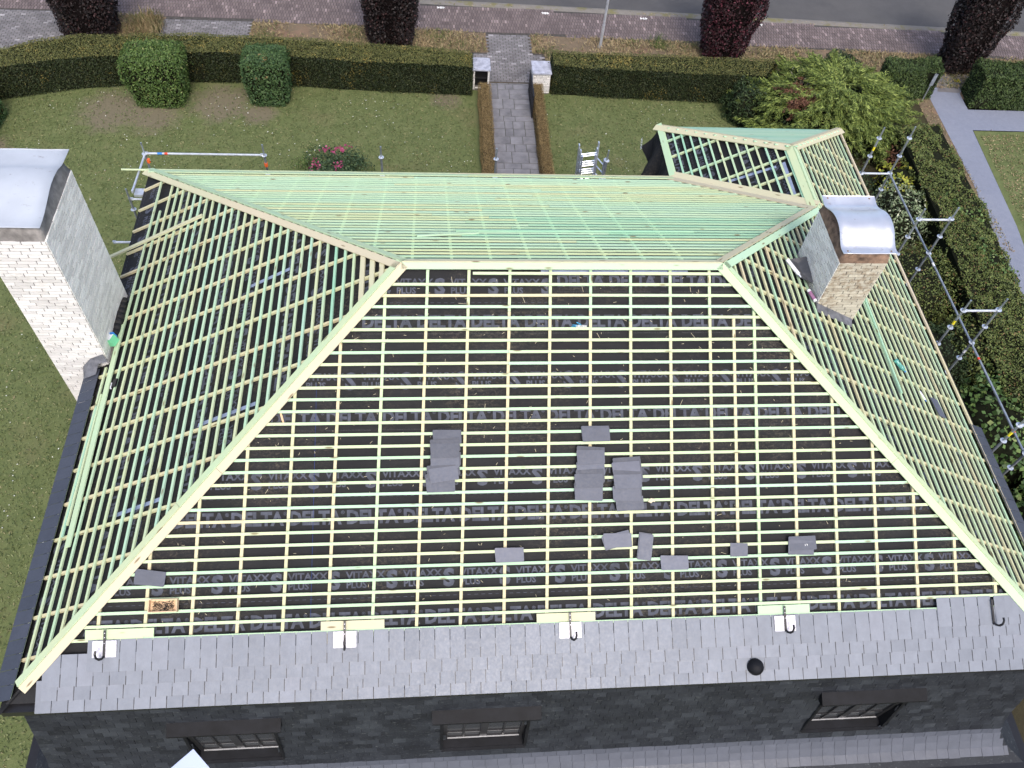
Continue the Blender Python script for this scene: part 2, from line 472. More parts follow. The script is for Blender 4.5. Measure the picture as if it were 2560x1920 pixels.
def mesh(name, verts, faces, mat, smooth=False):
    me = bpy.data.meshes.new(name)
    me.from_pydata([tuple(v) for v in verts], [], [tuple(f) for f in faces])
    if isinstance(mat, (list, tuple)):
        for x in mat:
            me.materials.append(x)
    else:
        me.materials.append(mat)
    if smooth:
        me.polygons.foreach_set('use_smooth', [True] * len(me.polygons))
    me.update()
    return me


def ob(name, verts, faces, mat, parent=None, smooth=False, Mx=None, **kw):
    return link(bpy.data.objects.new(name, mesh(name, verts, faces, mat, smooth)), parent, Mx, **kw)


class MB:
    """Collects shapes that belong to one part."""

    def __init__(self):
        self.v = []
        self.f = []

    def add(self, vs, fs):
        k = len(self.v)
        self.v += [Vector(p) for p in vs]
        self.f += [tuple(i + k for i in f) for f in fs]
        return self

    def box(self, x0, x1, y0, y1, z0, z1, Mx=None):
        vs = [Vector((x, y, z)) for z in (z0, z1) for y in (y0, y1) for x in (x0, x1)]
        if Mx is not None:
            vs = [Mx @ p for p in vs]
        return self.add(vs, BOXF)

    def tube(self, P, Q, r, n=8, r2=None):
        P, Q = Vector(P), Vector(Q)
        d = (Q - P).normalized()
        a = d.orthogonal().normalized()
        c = d.cross(a)
        r2 = r if r2 is None else r2
        vs = [P + (a * math.cos(k * 2 * math.pi / n) + c * math.sin(k * 2 * math.pi / n)) * r for k in range(n)]
        vs += [Q + (a * math.cos(k * 2 * math.pi / n) + c * math.sin(k * 2 * math.pi / n)) * r2 for k in range(n)]
        fs = [(k, (k + 1) % n, n + (k + 1) % n, n + k) for k in range(n)]
        fs += [tuple(range(n))[::-1], tuple(range(n, 2 * n))]
        return self.add(vs, fs)

    def lathe(self, prof, Mx, n=14):
        vs = []
        for (r, z) in prof:
            vs += [Mx @ Vector((r * math.cos(k * 2 * math.pi / n), r * math.sin(k * 2 * math.pi / n), z)) for k in range(n)]
        fs = []
        for j in range(len(prof) - 1):
            fs += [(j * n + k, j * n + (k + 1) % n, (j + 1) * n + (k + 1) % n, (j + 1) * n + k) for k in range(n)]
        fs += [tuple(range(n))[::-1], tuple(range((len(prof) - 1) * n, len(prof) * n))]
        return self.add(vs, fs)

    def prism(self, poly, h, Mx=None):
        """poly: list of (x,y) counter-clockwise, extruded from z=0 to h."""
        n = len(poly)
        vs = [Vector((p[0], p[1], z)) for z in (0, h) for p in poly]
        if Mx is not None:
            vs = [Mx @ p for p in vs]
        fs = [tuple(range(n))[::-1], tuple(range(n, 2 * n))] + [(k, (k + 1) % n, n + (k + 1) % n, n + k) for k in range(n)]
        return self.add(vs, fs)

    def build(self, name, mat, parent=None, smooth=False, **kw):
        return ob(name, self.v, self.f, mat, parent, smooth, **kw)


BOXF = [(0, 2, 3, 1), (4, 5, 7, 6), (0, 1, 5, 4), (1, 3, 7, 5), (3, 2, 6, 7), (2, 0, 4, 6)]
_cache = {}


def boxmesh(name, L, w_, t_, mat, off=0.0):
    key = (name, round(L, 2), round(w_, 3), round(t_, 3), mat.name, off)
    if key not in _cache:
        ys = (-w_ / 2 + off, w_ / 2 + off)
        vs = [(x, y, z) for z in (-t_, 0) for y in ys for x in (0, L)]
        _cache[key] = mesh(name, vs, BOXF, mat)
    return _cache[key]


def frame(x, n, P):
    x = Vector(x).normalized()
    n = Vector(n)
    n = (n - x * n.dot(x)).normalized()
    y = n.cross(x)
    return Matrix(((x.x, y.x, n.x, P[0]), (x.y, y.y, n.y, P[1]), (x.z, y.z, n.z, P[2]), (0, 0, 0, 1)))


def board(name, P, Q, w_, t_, n, mat, parent, off=0.0, **kw):
    """A plank from P to Q whose top face lies on the line PQ, facing n."""
    P, Q = Vector(P), Vector(Q)
    L = (Q - P).length
    if L < 0.05:
        return None
    return link(bpy.data.objects.new(name, boxmesh(name, L, w_, t_, mat, off)), parent, frame(Q - P, n, P), **kw)


# ------------------------------------------------------------------ roof planes
H, WF, WB, EL, ER, LR = 3.0364, 5.7761, 5.6402, 5.6797, 5.4811, 5.16
TW = 0.5796
XT, YT, ZT = LR + TW * ER, TW * WB, Z0 - TW * H        # wing ridge start (8.337, 3.269)
YWR, YWE, XWL = 5.207, 7.508, 5.959


class Face:
    def __init__(self, O, u, d, right):
        self.O = Vector(O)
        self.u = Vector(u).normalized()
        self.d = Vector(d).normalized()
        self.len = Vector(d).length
        n = self.u.cross(self.d)
        self.n = (n if n.z > 0 else -n).normalized()
        self.right = right             # +1/-1: reading direction of print along u

    def p(self, a, s, h=0.0):
        return self.O + self.u * a + self.d * s + self.n * h


FR = Face((0, 0, Z0), (1, 0, 0), (0, -WF, -H), 1)
BK = Face((0, 0, Z0), (1, 0, 0), (0, WB, -H), -1)
LF = Face((0, 0, Z0), (0, 1, 0), (-EL, 0, -H), -1)
RT = Face((LR, 0, Z0), (0, 1, 0), (ER, 0, -H), 1)
WL = Face((XT, 0, ZT), (0, 1, 0), (XWL - XT, 0, Z0 - H - ZT), -1)
WFc = Face((XT, YWR, ZT), (1, 0, 0), (0, YWE - YWR, Z0 - H - ZT), -1)


def rng_front(s):
    r = s / FR.len
    return (-r * EL, LR + r * ER)


def rng_back(s):
    r = s / BK.len
    if r < TW:
        return (-r * EL, LR + r * ER)
    return (-r * EL, XT - (XT - XWL) * (r - TW) / (1 - TW))


def rng_left(s):
    r = s / LF.len
    return (-r * WF, r * WB)


def rng_right(s):
    r = s / RT.len
    hi = r * WB if r < TW else YWR + (r - TW) / (1 - TW) * (YWE - YWR)
    return (-r * WF, hi)


def rng_wing(s):
    r = s / WL.len
    return (YT + r * (WB - YT), YWR + r * (YWE - YWR))


HM, HC = -0.078, -0.030          # membrane and top of counter battens below the batten tops
CHL = (-6.29, -5.34, 0.29, 1.92)  # left chimney footprint
CHR = (7.21, 8.03, 0.10, 1.36)    # right chimney footprint

# ================================================================== GROUND (structure)


def sheet(name, poly, z, mat, cuts=0, **kw):
    return ob(name, [(x, y, z) for x, y in poly], [tuple(range(len(poly)))], mat, None, kind='structure')


sheet('ground', [(-120, -80), (140, -80), (140, 160), (-120, 160)], -0.30, SOIL)
sheet('lawn', [(-30, -14), (12.6, -14), (12.6, 9), (11.6, 12.5), (11.0, 16.6), (4.4, 16.7), (4.0, 5.9), (2.6, 5.9), (2.2, 16.7), (-8, 16.9), (-30, 14.6)], 0.0, LAWN)
sheet('neighbour_lawn', [(20.02, 14.72), (40, 14.6), (40, -10), (15.5, -10), (19.55, 9.7)], 0.01, LAWN)
sheet('driveway', [(19.95, 18.1), (21.2, 18.1), (20.35, 16.9), (20.3, 15.95), (40, 15.8), (40, 14.6), (20.0, 14.75), (19.55, 9.8), (17.5, -3.0), (16.4, -3.0), (18.3, 8.9), (18.85, 11.5), (18.95, 13.9), (19.05, 16.8)], 0.02, DRIVE)
sheet('planting_bed', [(11.2, 16.8), (11.2, 13.2), (12.4, 11), (12.4, -12), (16.9, -12), (18.4, 8.9), (18.8, 11.5), (18.9, 14), (18.9, 17.6), (11.2, 18)], 0.008, SOIL)
sheet('dry_border', [(18.2, 8.6), (18.62, 8.9), (19.0, 11.5), (19.08, 14), (19.1, 16.7), (18.5, 16.6), (18.4, 13.5), (18.5, 11.7)], 0.013, DIRT)
sheet('road', [(-120, 22.0), (140, 16.6), (140, 60), (-120, 60)], -0.04, ROAD)
YK = lambda x: 22.14 - 0.040 * x if x > -2 else 22.22 - 0.02 * (x + 2)     # kerb line
YP = lambda x: 20.12 - 0.036 * x + (0.0 if x > -6 else 0.0)               # near edge of pavement
xs = np.linspace(-40, 60, 51)
ob('verge', [(x, 16.6, -0.006) for x in xs] + [(x, YP(x) + 0.03, -0.006) for x in xs], [(i, i + 1, 52 + i, 51 + i) for i in range(50)], DIRT, kind='structure')
ob('pavement', [(x, YP(x) - 0.0, 0.0) for x in xs] + [(x, YK(x) - 0.25, 0.0) for x in xs], [(i, i + 1, 52 + i, 51 + i) for i in range(50)], PAVEJ, kind='structure')
PAV = bpy.data.objects['pavement']
g = MB()
for i in range(50):
    x0, x1 = xs[i], xs[i + 1]
    g.add([(x0, YK(x0) - 0.25, 0.0), (x1, YK(x1) - 0.25, 0.0), (x1, YK(x1), 0.012), (x0, YK(x0), 0.012), (x0, YK(x0) + 0.16, -0.03), (x1, YK(x1) + 0.16, -0.03)], [(0, 1, 2, 3), (3, 2, 5, 4)])
g.build('kerb', GUTT, None, kind='structure')

# brick pavers of the street pavement and grey pavers of the paths


def pavers(name, parent, mat, fn, x0, x1, y0, y1, lx, ly, z, herring=False, jit=0.004, gap=0.006, inside=None):
    V, F = [], []
    ny = int((y1 - y0) / ly)
    for j in range(ny):
        off = (j % 2) * lx / 2
        nx = int((x1 - x0) / lx) + 1
        for i in range(nx):
            cx, cy = x0 + (i + 0.5) * lx - off, y0 + (j + 0.5) * ly
            if cx < x0 or cx > x1 or (inside and not inside(cx, cy)):
                continue
            hx, hy = lx / 2 - gap, ly / 2 - gap
            zz = z + random.uniform(-jit, jit)
            tx, ty = random.uniform(-0.01, 0.01), random.uniform(-0.01, 0.01)
            k = len(V)
            for (sx, sy, q) in ((-1, -1, 0), (1, -1, 0), (1, 1, 0), (-1, 1, 0), (-1, -1, 1), (1, -1, 1), (1, 1, 1), (-1, 1, 1)):
                ins = 0.006 * q
                V.append((cx + sx * (hx - ins), cy + sy * (hy - ins) + (fn(cx) if fn else 0), (zz + sx * hx * tx + sy * hy * ty) if q else z - 0.03))
            F += [(k + 4, k + 5, k + 6, k + 7), (k, k + 1, k + 5, k + 4), (k + 1, k + 2, k + 6, k + 5), (k + 2, k + 3, k + 7, k + 6), (k + 3, k, k + 4, k + 7)]
    return ob(name, V, F, mat, parent, kind='stuff')


pavers('paver_field', PAV, REDPAV, None, -17, 27, 18.6, 22.8, 0.105, 0.21, 0.012, inside=lambda x, y: YP(x) + 0.05 < y < YK(x) - 0.28)
# ragged cobbled driveways at the left
sheet('cobbled_apron', [(-9.25, 19.0), (-6.1, 19.0), (-5.95, 20.4), (-9.1, 20.6)], 0.002, PAVEJ)
pavers('paver_field', bpy.data.objects['cobbled_apron'], GREYPAV, None, -9.2, -6.05, 19.0, 20.35, 0.20, 0.10, 0.016)
sheet('cobbled_driveway', [(-17, 17.4), (-12.6, 17.5), (-12.2, 19.2), (-13.0, 20.7), (-17, 20.8)], 0.002, PAVEJ)
pavers('paver_field', bpy.data.objects['cobbled_driveway'], GREYPAV, None, -17, -12.3, 17.5, 20.6, 0.20, 0.10, 0.016, inside=lambda x, y: x < -12.4 - max(0, y - 19.3) * 0.5)
# grey entrance path of pavers and the flagged garden path
sheet('entrance_path', [(1.9, 16.95), (4.75, 16.95), (4.75, 18.75), (4.28, 18.8), (4.26, 20.0), (2.62, 20.05), (2.66, 18.75), (1.9, 18.75)], 0.003, PAVEJ)
pavers('paver_field', bpy.data.objects['entrance_path'], GREYPAV, None, 1.95, 4.72, 16.98, 20.0, 0.215, 0.105, 0.016, inside=lambda x, y: 2.68 < x < 4.24 or y < 18.7)
sheet('garden_path', [(2.56, 5.9), (4.06, 5.9), (4.06, 16.93), (2.56, 16.93)], 0.003, PATHB)
GP = bpy.data.objects['garden_path']
y = 5.95
while y < 16.85:                       # random flags laid in rows
    d = random.choice((0.28, 0.40, 0.40, 0.56))
    d = min(d, 16.9 - y)
    x = 2.6
    while x < 3.98:
        lx = random.choice((0.28, 0.40, 0.56, 0.42))
        if 4.02 - x - lx < 0.2:
            lx = 4.02 - x
        split = d > 0.5 and random.random() < 0.4
        for (ya, yb) in ([(y, y + d / 2), (y + d / 2, y + d)] if split else [(y, y + d)]):
            b_ = MB()
            z = 0.014 + random.uniform(-0.003, 0.004)
            q = 0.007
            b_.add([(x + q, ya + q, 0), (x + lx - q, ya + q, 0), (x + lx - q, yb - q, 0), (x + q, yb - q, 0),
                    (x + q + .004, ya + q + .004, z), (x + lx - q - .004, ya + q + .004, z), (x + lx - q - .004, yb - q - .004, z), (x + q + .004, yb - q - .004, z)],
                   [(4, 5, 6, 7), (0, 1, 5, 4), (1, 2, 6, 5), (2, 3, 7, 6), (3, 0, 4, 7)])
            b_.build('slab', SLAB, GP)
        x += lx
    y += d

# ================================================================== THE HOUSE
house = thing('house', 'large villa with a hipped roof stripped to pale green battens over black membrane', 'house', (2.5, 0, 0))

# --- walls under the mansard and the mansard itself
walls = MB()
walls.box(-5.2, 10.15, -5.3, 5.2, 0.0, 2.3)
walls.build('wall', GBRICK, house)
ww = MB()
ww.box(6.15, 10.4, 5.2, 7.25, 0.0, 5.34)
wingwall = ww.build('wing_wall', BROWNW, house)
for k in range(22):       # vertical cladding boards of the wing
    yy = 5.3 + k * 0.09
    board('cladding_board', (6.15, yy, 0.1), (6.15, yy, 5.3), 0.082, 0.03, (-1, 0, 0), BROWNW, wingwall)
PROF = [(-0.20, -3.22), (0.06, -5.05), (0.09, -5.30), (0.17, -5.75), (0.27, -6.12), (0.44, -6.36), (0.74, -6.50)]
WINS = [(-3.45, -2.10), (0.58, 1.95), (6.95, 8.40)]
WZ0, WZ1 = -5.68, -4.36


def prof_o(z):
    for (o0, z0), (o1, z1) in zip(PROF, PROF[1:]):
        if z1 <= z <= z0:
            return o0 + (o1 - o0) * (z0 - z) / (z0 - z1)
    return PROF[-1][0]


zb = sorted({p[1] for p in PROF} | {WZ0, WZ1}, reverse=True)
man = MB()
for z1, z0 in zip(zb, zb[1:]):
    oa, ob_ = prof_o(z1), prof_o(z0)
    xb = [None] + [x for wn in WINS for x in wn] + [None]
    for i in range(len(xb) - 1):
        if i % 2 == 1 and WZ0 <= z0 and z1 <= WZ1:
            continue
        xa0 = -EL - oa if xb[i] is None else xb[i]
        xa1 = LR + ER + oa if xb[i + 1] is None else xb[i + 1]
        xc0 = -EL - ob_ if xb[i] is None else xb[i]
        xc1 = LR + ER + ob_ if xb[i + 1] is None else xb[i + 1]
        man.add([(xa0, -WF - oa, Z0 + z1), (xa1, -WF - oa, Z0 + z1), (xc1, -WF - ob_, Z0 + z0), (xc0, -WF - ob_, Z0 + z0)], [(0, 3, 2, 1)])
    A = [(-EL - oa, -WF - oa), (LR + ER + oa, -WF - oa), (LR + ER + oa, WB + oa), (-EL - oa, WB + oa)]
    Bq = [(-EL - ob_, -WF - ob_), (LR + ER + ob_, -WF - ob_), (LR + ER + ob_, WB + ob_), (-EL - ob_, WB + ob_)]
    for i in (1, 2, 3):
        j = (i + 1) % 4
        man.add([(*A[i], Z0 + z1), (*A[j], Z0 + z1), (*Bq[j], Z0 + z0), (*Bq[i], Z0 + z0)], [(0, 3, 2, 1)])
mansard = man.build('mansard', MANS, house)
# slates of the mansard front, joined: too many and too dark to pick apart
arc = [(-0.20, -3.22)]
ms = MB()
msf = MB()
pts = []
for (o0, z0), (o1, z1) in zip(PROF, PROF[1:]):
    L = math.hypot(o1 - o0, z1 - z0)
    n = max(1, int(L / 0.02))
    pts += [(o0 + (o1 - o0) * k / n, z0 + (z1 - z0) * k / n) for k in range(n)]
pts.append(PROF[-1])
step = 8
row = 0
for i in range(0, len(pts) - step, step):
    o0, z0 = pts[i]
    o1, z1 = pts[min(i + step, len(pts) - 1)]
    tang = Vector((0, -(o1 - o0), z1 - z0)).normalized()
    nrm = Vector((0, tang.z, -tang.y))
    if nrm.y > 0:
        nrm = -nrm
    x = -EL - o0 + (row % 2) * 0.11
    while x < LR + ER + o0 - 0.05:
        x1 = min(x + 0.214, LR + ER + o0)
        zm = (z0 + z1) / 2
        if not any(wa - 0.06 < (x + x1) / 2 < wb_ + 0.06 and WZ0 - 0.05 < zm < WZ1 + 0.05 for wa, wb_ in WINS):
            j = random.uniform(0, 0.006)
            up = Vector((0, -WF - o0, Z0 + z0)) + nrm * 0.004
            lo = Vector((0, -WF - o1, Z0 + z1)) + nrm * (0.016 + j) + tang * random.uniform(-0.006, 0.008)
            lo2 = Vector((0, -WF - o1, Z0 + z1)) + nrm * 0.003
            (msf if z1 < -6.10 else ms).add([(x, up.y, up.z), (x1, up.y, up.z), (x1 + 0.001, lo.y, lo.z), (x, lo.y, lo.z + random.uniform(-.004, .004)), (x1, lo2.y, lo2.z), (x, lo2.y, lo2.z)],
                   [(0, 3, 2, 1), (3, 5, 4, 2), (1, 2, 4), (0, 5, 3)])
        x += 0.22
    row += 1
ms.build('wall_slates', MANS, mansard, kind='stuff')
msf.build('flare_slates', SLATEF, mansard, kind='stuff')
gt = MB()
gt.box(-EL - 0.95, LR + ER + 0.95, -WF - 0.90, -WF - 0.735, Z0 - 6.60, Z0 - 6.50)
gt.box(LR + ER + 0.735, LR + ER + 0.90, -WF - 0.73, WB + 0.73, Z0 - 6.60, Z0 - 6.51)
gt.box(-EL - 0.90, -EL - 0.735, -WF - 0.73, WB + 0.73, Z0 - 6.60, Z0 - 6.51)
gt.build('gutter', BLACK, house)
sf = MB()                                   # black soffit and fascia under the slate eave
sf.box(-EL + 0.02, LR + ER - 0.02, -WF + 0.05, -WF + 0.24, Z0 - 3.30, Z0 - 3.12)
sf.box(-EL + 0.04, -EL + 0.24, -WF + 0.26, WB - 0.02, Z0 - 3.30, Z0 - 3.14)
sf.box(LR + ER - 0.24, LR + ER - 0.04, -WF + 0.26, WB - 0.02, Z0 - 3.30, Z0 - 3.14)
sf.box(-EL + 0.26, 5.9, WB - 0.26, WB - 0.05, Z0 - 3.30, Z0 - 3.16)
sf.build('fascia', BLACK, house)

# --- windows let into the mansard
for (xa, xb_) in WINS:
    yg = -WF + 0.05
    fr = MB()
    zt, zbm = Z0 + WZ1 - 0.0, Z0 + WZ0 + 0.03
    for (u0, u1, v0, v1) in ((xa, xb_, zt - 0.07, zt), (xa, xb_, zbm, zbm + 0.07), (xa, xa + 0.07, zbm + 0.07, zt - 0.07), (xb_ - 0.07, xb_, zbm + 0.07, zt - 0.07),
                             ((xa + xb_) / 2 - 0.06, (xa + xb_) / 2 + 0.06, zbm + 0.07, zt - 0.07)):
        fr.box(u0, u1, yg - 0.055, yg, v0, v1)
    win = fr.build('window', FRAMED, house)
    xm = (xa + xb_) / 2
    for (u0, u1) in ((xa + 0.07, xm - 0.06), (xm + 0.06, xb_ - 0.07)):
        pane = MB()
        pane.box(u0, u1, yg - 0.02, yg - 0.012, zbm + 0.07, zt - 0.07)
        pane.build('pane', GLASS, win)
        mt = MB()
        mt.box((u0 + u1) / 2 - 0.015, (u0 + u1) / 2 + 0.015, yg - 0.05, yg - 0.021, zbm + 0.07, zt - 0.07)
        mt.box(u0, u1, yg - 0.045, yg - 0.022, zbm + 0.36, zbm + 0.385)
        mt.build('glazing_bar', FRAMED, win)
    sb = MB()
    sb.box(xa + 0.07, xb_ - 0.07, yg - 0.075, yg - 0.057, zbm + 0.055, zbm + 0.075)
    sb.build('sill_bar', ALUBAR, win)
    si = MB()
    si.add([(xa - .03, yg - 0.0, zbm), (xb_ + .03, yg, zbm), (xb_ + .03, -WF - 0.20, zbm - .045), (xa - .03, -WF - 0.20, zbm - .045),
            (xa - .03, -WF - 0.20, zbm - .075), (xb_ + .03, -WF - 0.20, zbm - .075)], [(0, 3, 2, 1), (3, 4, 5, 2)])
    si.build('sill', DZINC, win)
    for (u, sgn) in ((xa, 1), (xb_, -1)):
        rv = MB()
        rv.add([(u, -WF - prof_o(WZ1) - .02, zt), (u, yg, zt), (u, yg, zbm), (u, -WF - prof_o(WZ0) - 0.02, zbm)], [(0, 1, 2, 3)])
        rv.add([(u - sgn * .05, -WF - prof_o(WZ1) - .028, zt), (u, -WF - prof_o(WZ1) - .028, zt), (u, -WF - prof_o(WZ0) - 0.028, zbm), (u - sgn * .05, -WF - prof_o(WZ0) - 0.028, zbm)], [(0, 1, 2, 3)])
        rv.build('reveal', DZINC, win)
    hd = MB()
    yh = -WF - prof_o(WZ1)
    hd.add([(xa - .18, yh + .10, zt + .30), (xb_ + .18, yh + .10, zt + .30), (xb_ + .18, yh - .16, zt + .16), (xa - .18, yh - .16, zt + .16),
            (xb_ + .18, yh - .16, zt + .10), (xa - .18, yh - .16, zt + .10), (xb_ + .16, yh - .13, zt + .10), (xa - .16, yh - .13, zt + .10),
            (xb_ + .16, yh - .13, zt + .05), (xa - .16, yh - .13, zt + .05), (xb_ + .16, yg, zt + .002), (xa - .16, yg, zt + .002)],
           [(0, 3, 2, 1), (3, 5, 4, 2), (5, 7, 6, 4), (7, 9, 8, 6), (9, 11, 10, 8), (0, 11, 9, 7, 5, 3), (1, 2, 4, 6, 8, 10)])
    hd.build('hood', DZINC, win)

# --- membrane sheets with their print
def glyph_mesh(text, size, bold=0.0):
    cu = bpy.data.curves.new('t', 'FONT')
    cu.body = text
    cu.size = size
    cu.resolution_u = 2
    cu.offset = bold
    o = bpy.data.objects.new('t', cu)
    col.objects.link(o)
    bpy.context.view_layer.update()
    me = bpy.data.meshes.new_from_object(o.evaluated_get(bpy.context.evaluated_depsgraph_get()))
    vs = np.array([v.co[:2] for v in me.vertices]) if len(me.vertices) else np.zeros((0, 2))
    fs = [tuple(p.vertices) for p in me.polygons]
    bpy.data.objects.remove(o)
    bpy.data.curves.remove(cu)
    bpy.data.meshes.remove(me)
    return vs, fs


G_VIT = glyph_mesh('VITAXX', 0.150, 0.0045)
G_VIT[0][:, 0] *= 1.07
G_PLUS = glyph_mesh('PLUS', 0.140, 0.0045)
G_S = glyph_mesh('S', 0.35, 0.016)
G_DEL = glyph_mesh('DELTA', 0.275, 0.012)
G_DEL[0][:, 0] *= 0.92
G_REG = glyph_mesh('\u00ae', 0.075, 0.001)
G_DASH = (np.array([(0, 0), (.055, 0), (.055, .006), (0, .006)]), [(0, 1, 2, 3)])
G_SML = glyph_mesh('Made by D\u00f6rken GmbH & Co. KG, D-58313 Herdecke', 0.030, 0.0)


def put_print(F, sheet_ob, items, rfun, mat):
    """items: (glyph, a, s) with a along the reading direction of the face."""
    V, Fc = [], []
    for (gv, gf), a0, s0 in items:
        k = len(V)
        aa = (a0 + gv[:, 0]) * F.right
        ss = s0 - gv[:, 1]
        ok = np.zeros(len(gv), bool)
        for i in range(len(gv)):
            if 0.05 < ss[i] < F.len:
                lo, hi = rfun(ss[i])
                ok[i] = lo + 0.09 < aa[i] < hi - 0.09
        if not ok.any():
            continue
        V += [F.p(aa[i], ss[i], HM + 0.0025) for i in range(len(gv))]
        Fc += [tuple(i + k for i in f) for f in gf if all(ok[i] for i in f)]
    if Fc:
        o = ob('lettering', V, Fc, mat, sheet_ob, kind='stuff')
        me = o.data
        me.flip_normals() if me.polygons[0].normal.z < 0 else None


def membrane(F, rfun, smax, off, pitch, printed=True, small=False, amin=-9, amax=16, ridge_delta=False, ext=0.0):
    s1 = off + 0.30
    edges = [0.0]
    while s1 < smax:
        edges.append(s1)
        s1 += pitch
    edges.append(smax)
    for k in range(len(edges) - 1):
        sa, sb_ = edges[k], edges[k + 1]
        V, Fc = [], []
        n = 10
        for j in range(n + 1):
            s = sa + (sb_ - sa) * j / n
            lo, hi = rfun(min(s, F.len))
            h = HM - 0.004 + 0.004 * j / n
            V += [F.p(lo - 0.0, s, h), F.p(hi + 0.0, s, h)]
        Fc = [(2 * j, 2 * j + 2, 2 * j + 3, 2 * j + 1) for j in range(n)]
        o = ob('membrane_sheet', V, Fc, MEMB, house)
        if not printed:
            continue
        it, sm = [], []
        sv = off + pitch * (k)
        sd = off + 0.567 + pitch * (k - 1)
        lo_a, hi_a = (amin, amax) if F.right > 0 else (-amax, -amin)
        a = lo_a + 0.31 * k
        while a < hi_a:
            if sa - 0.2 < sv < sb_:
                if not (ridge_delta and k == 0 and a > 2.0):
                    it += [(G_VIT, a, sv - 0.015), (G_PLUS, a, sv + 0.118), (G_S, a + 0.595, sv + 0.125)]
                    it += [(G_DASH, a + q * 0.1056, sv + 0.27) for q in range(8)]
                else:
                    it += [(G_DEL, a, sv - 0.0), (G_REG, a + 0.70, sv - 0.13)]
                    sm.append((G_SML, a, sv + 0.10))
            if sa < sd < sb_:
                it += [(G_DEL, a, sd + 0.095), (G_REG, a + 0.765, sd - 0.045)]
                if small:
                    sm.append((G_SML, a, sd + 0.20))
            a += 0.845
        put_print(F, o, it, rfun, PRINT)
        if sm:
            put_print(F, o, sm, rfun, PRINTS)


membrane(FR, rng_front, 6.40, 0.36, 1.492, True, True, -6, 11.2, True)
membrane(BK, rng_back, BK.len - 0.02, 0.36, 1.492, False)
membrane(LF, rng_left, LF.len, 0.115, 1.492, True, False, -6.2, 6.2)
membrane(RT, rng_right, RT.len - 0.03, 0.30, 1.492, True, False, -6.2, 8.0)
membrane(WL, rng_wing, WL.len - 0.03, 0.45, 1.40, True, False, 3, 8)
tp = MB()                                    # pale blue joint tape strips
for (F, a0, s0, a1, s1) in ((LF, 0.92, 2.25, 0.86, 3.1), (LF, -1.75, 2.6, -1.80, 3.7), (LF, -2.97, 4.2, -3.02, 5.1), (WL, 4.85, 0.45, 4.92, 1.5), (WL, 4.9, 0.28, 3.75, 0.30), (FR, 2.2, 0.12, 4.6, 0.12)):
    P, Q = F.p(a0, s0, HM + 0.004), F.p(a1, s1, HM + 0.004)
    tp = MB()
    tp.box(0, (Q - P).length, -0.035, 0.035, -0.003, 0.0, frame(Q - P, F.n, P))
    tp.build('joint_tape', TAPE, house)
cl_ = MB()
P, Q = FR.p(-1.30, 1.9, HM + 0.0045), FR.p(-1.36, 5.45, HM + 0.0045)
cl_.box(0, (Q - P).length, -0.003, 0.003, -0.001, 0.0, frame(Q - P, FR.n, P))
cl_.build('chalk_line', simple('blue_chalk', (0.02, 0.04, 0.16), 0.9), house)
# chalk line and wood shavings that lie on the front membrane
sv_ = MB()
for _ in range(420):
    s = random.uniform(0.2, 5.4)
    lo, hi = rng_front(s)
    a = random.uniform(lo + 0.2, hi - 0.2)
    L = random.uniform(0.01, 0.05) if random.random() < 0.93 else random.uniform(0.06, 0.14)
    an = random.uniform(0, math.pi)
    dx = FR.u * math.cos(an) + FR.d * math.sin(an)
    Pm = FR.p(a, s, HM + 0.008)
    sv_.box(0, L, -0.0025, 0.0025, -0.002, 0, frame(dx, FR.n, Pm))
sv_.build('wood_shavings', PALE, house, kind='stuff')

# --- counter battens (run up the slope) and battens
def jit(v=0.004):
    return random.uniform(-v, v)


def counter(F, a0, s0, a1, s1, mat=YELLOW):
    board('counter_batten', F.p(a0, s0, HC + jit(.001)), F.p(a1, s1, HC + jit(.001)), 0.045, 0.042, F.n, mat, house)


def wedge(rfun, a, F, smax, skew=0.0):
    """first slope distance at which position a is inside the face"""
    s = 0.0
    while s < smax:
        lo, hi = rfun(s)
        if lo + 0.03 < a + skew * s < hi - 0.03:
            return s
        s += 0.02
    return None


for k in range(-9, 17):                      # front
    a0 = [0.41 + 0.648 * k]
    if k == 8:
        a0 = [5.34, 5.68]
    if k >= 9:
        a0 = [0.41 + 0.648 * k + 0.05]
    for a in a0:
        skew = -0.040
        s0 = wedge(rng_front, a, FR, 6.3, skew)
        if a == 5.34:
            s0 = 0.85
        if s0 is not None:
            mt = YELLOW if s0 > 0.7 or random.random() < .4 else GREEN
            if s0 < 0.2:
                sj = random.uniform(0.75, 0.95)
                counter(FR, a + skew * s0, s0 + .01, a + skew * sj, sj, GREEN)
                counter(FR, a + skew * sj, sj + .004, a + skew * 6.2, 6.2, YELLOW)
            else:
                counter(FR, a + skew * s0, s0 + .01, a + skew * 6.2, 6.2, mt)
for k in range(-9, 15):                      # back
    a = 0.79 + 0.632 * k
    s0 = wedge(rng_back, a, BK, 6.3)
    if s0 is not None:
        s1 = s0
        while s1 < 6.36 and rng_back(s1)[0] <= a <= rng_back(s1)[1] - 0.1:
            s1 += 0.02
        counter(BK, a, s0 + .01, a, s1, GREEN)
for k in range(-9, 9):                       # left
    a = 0.0 + 0.625 * k - (0.04 if k < 0 else 0)
    s0 = wedge(rng_left, a, LF, 6.3)
    if s0 is not None:
        counter(LF, a, s0 + .01, a, 5.95 if CHL[2] - .05 < a < CHL[3] + .05 else 6.22 if a < 0.3 else 6.39)
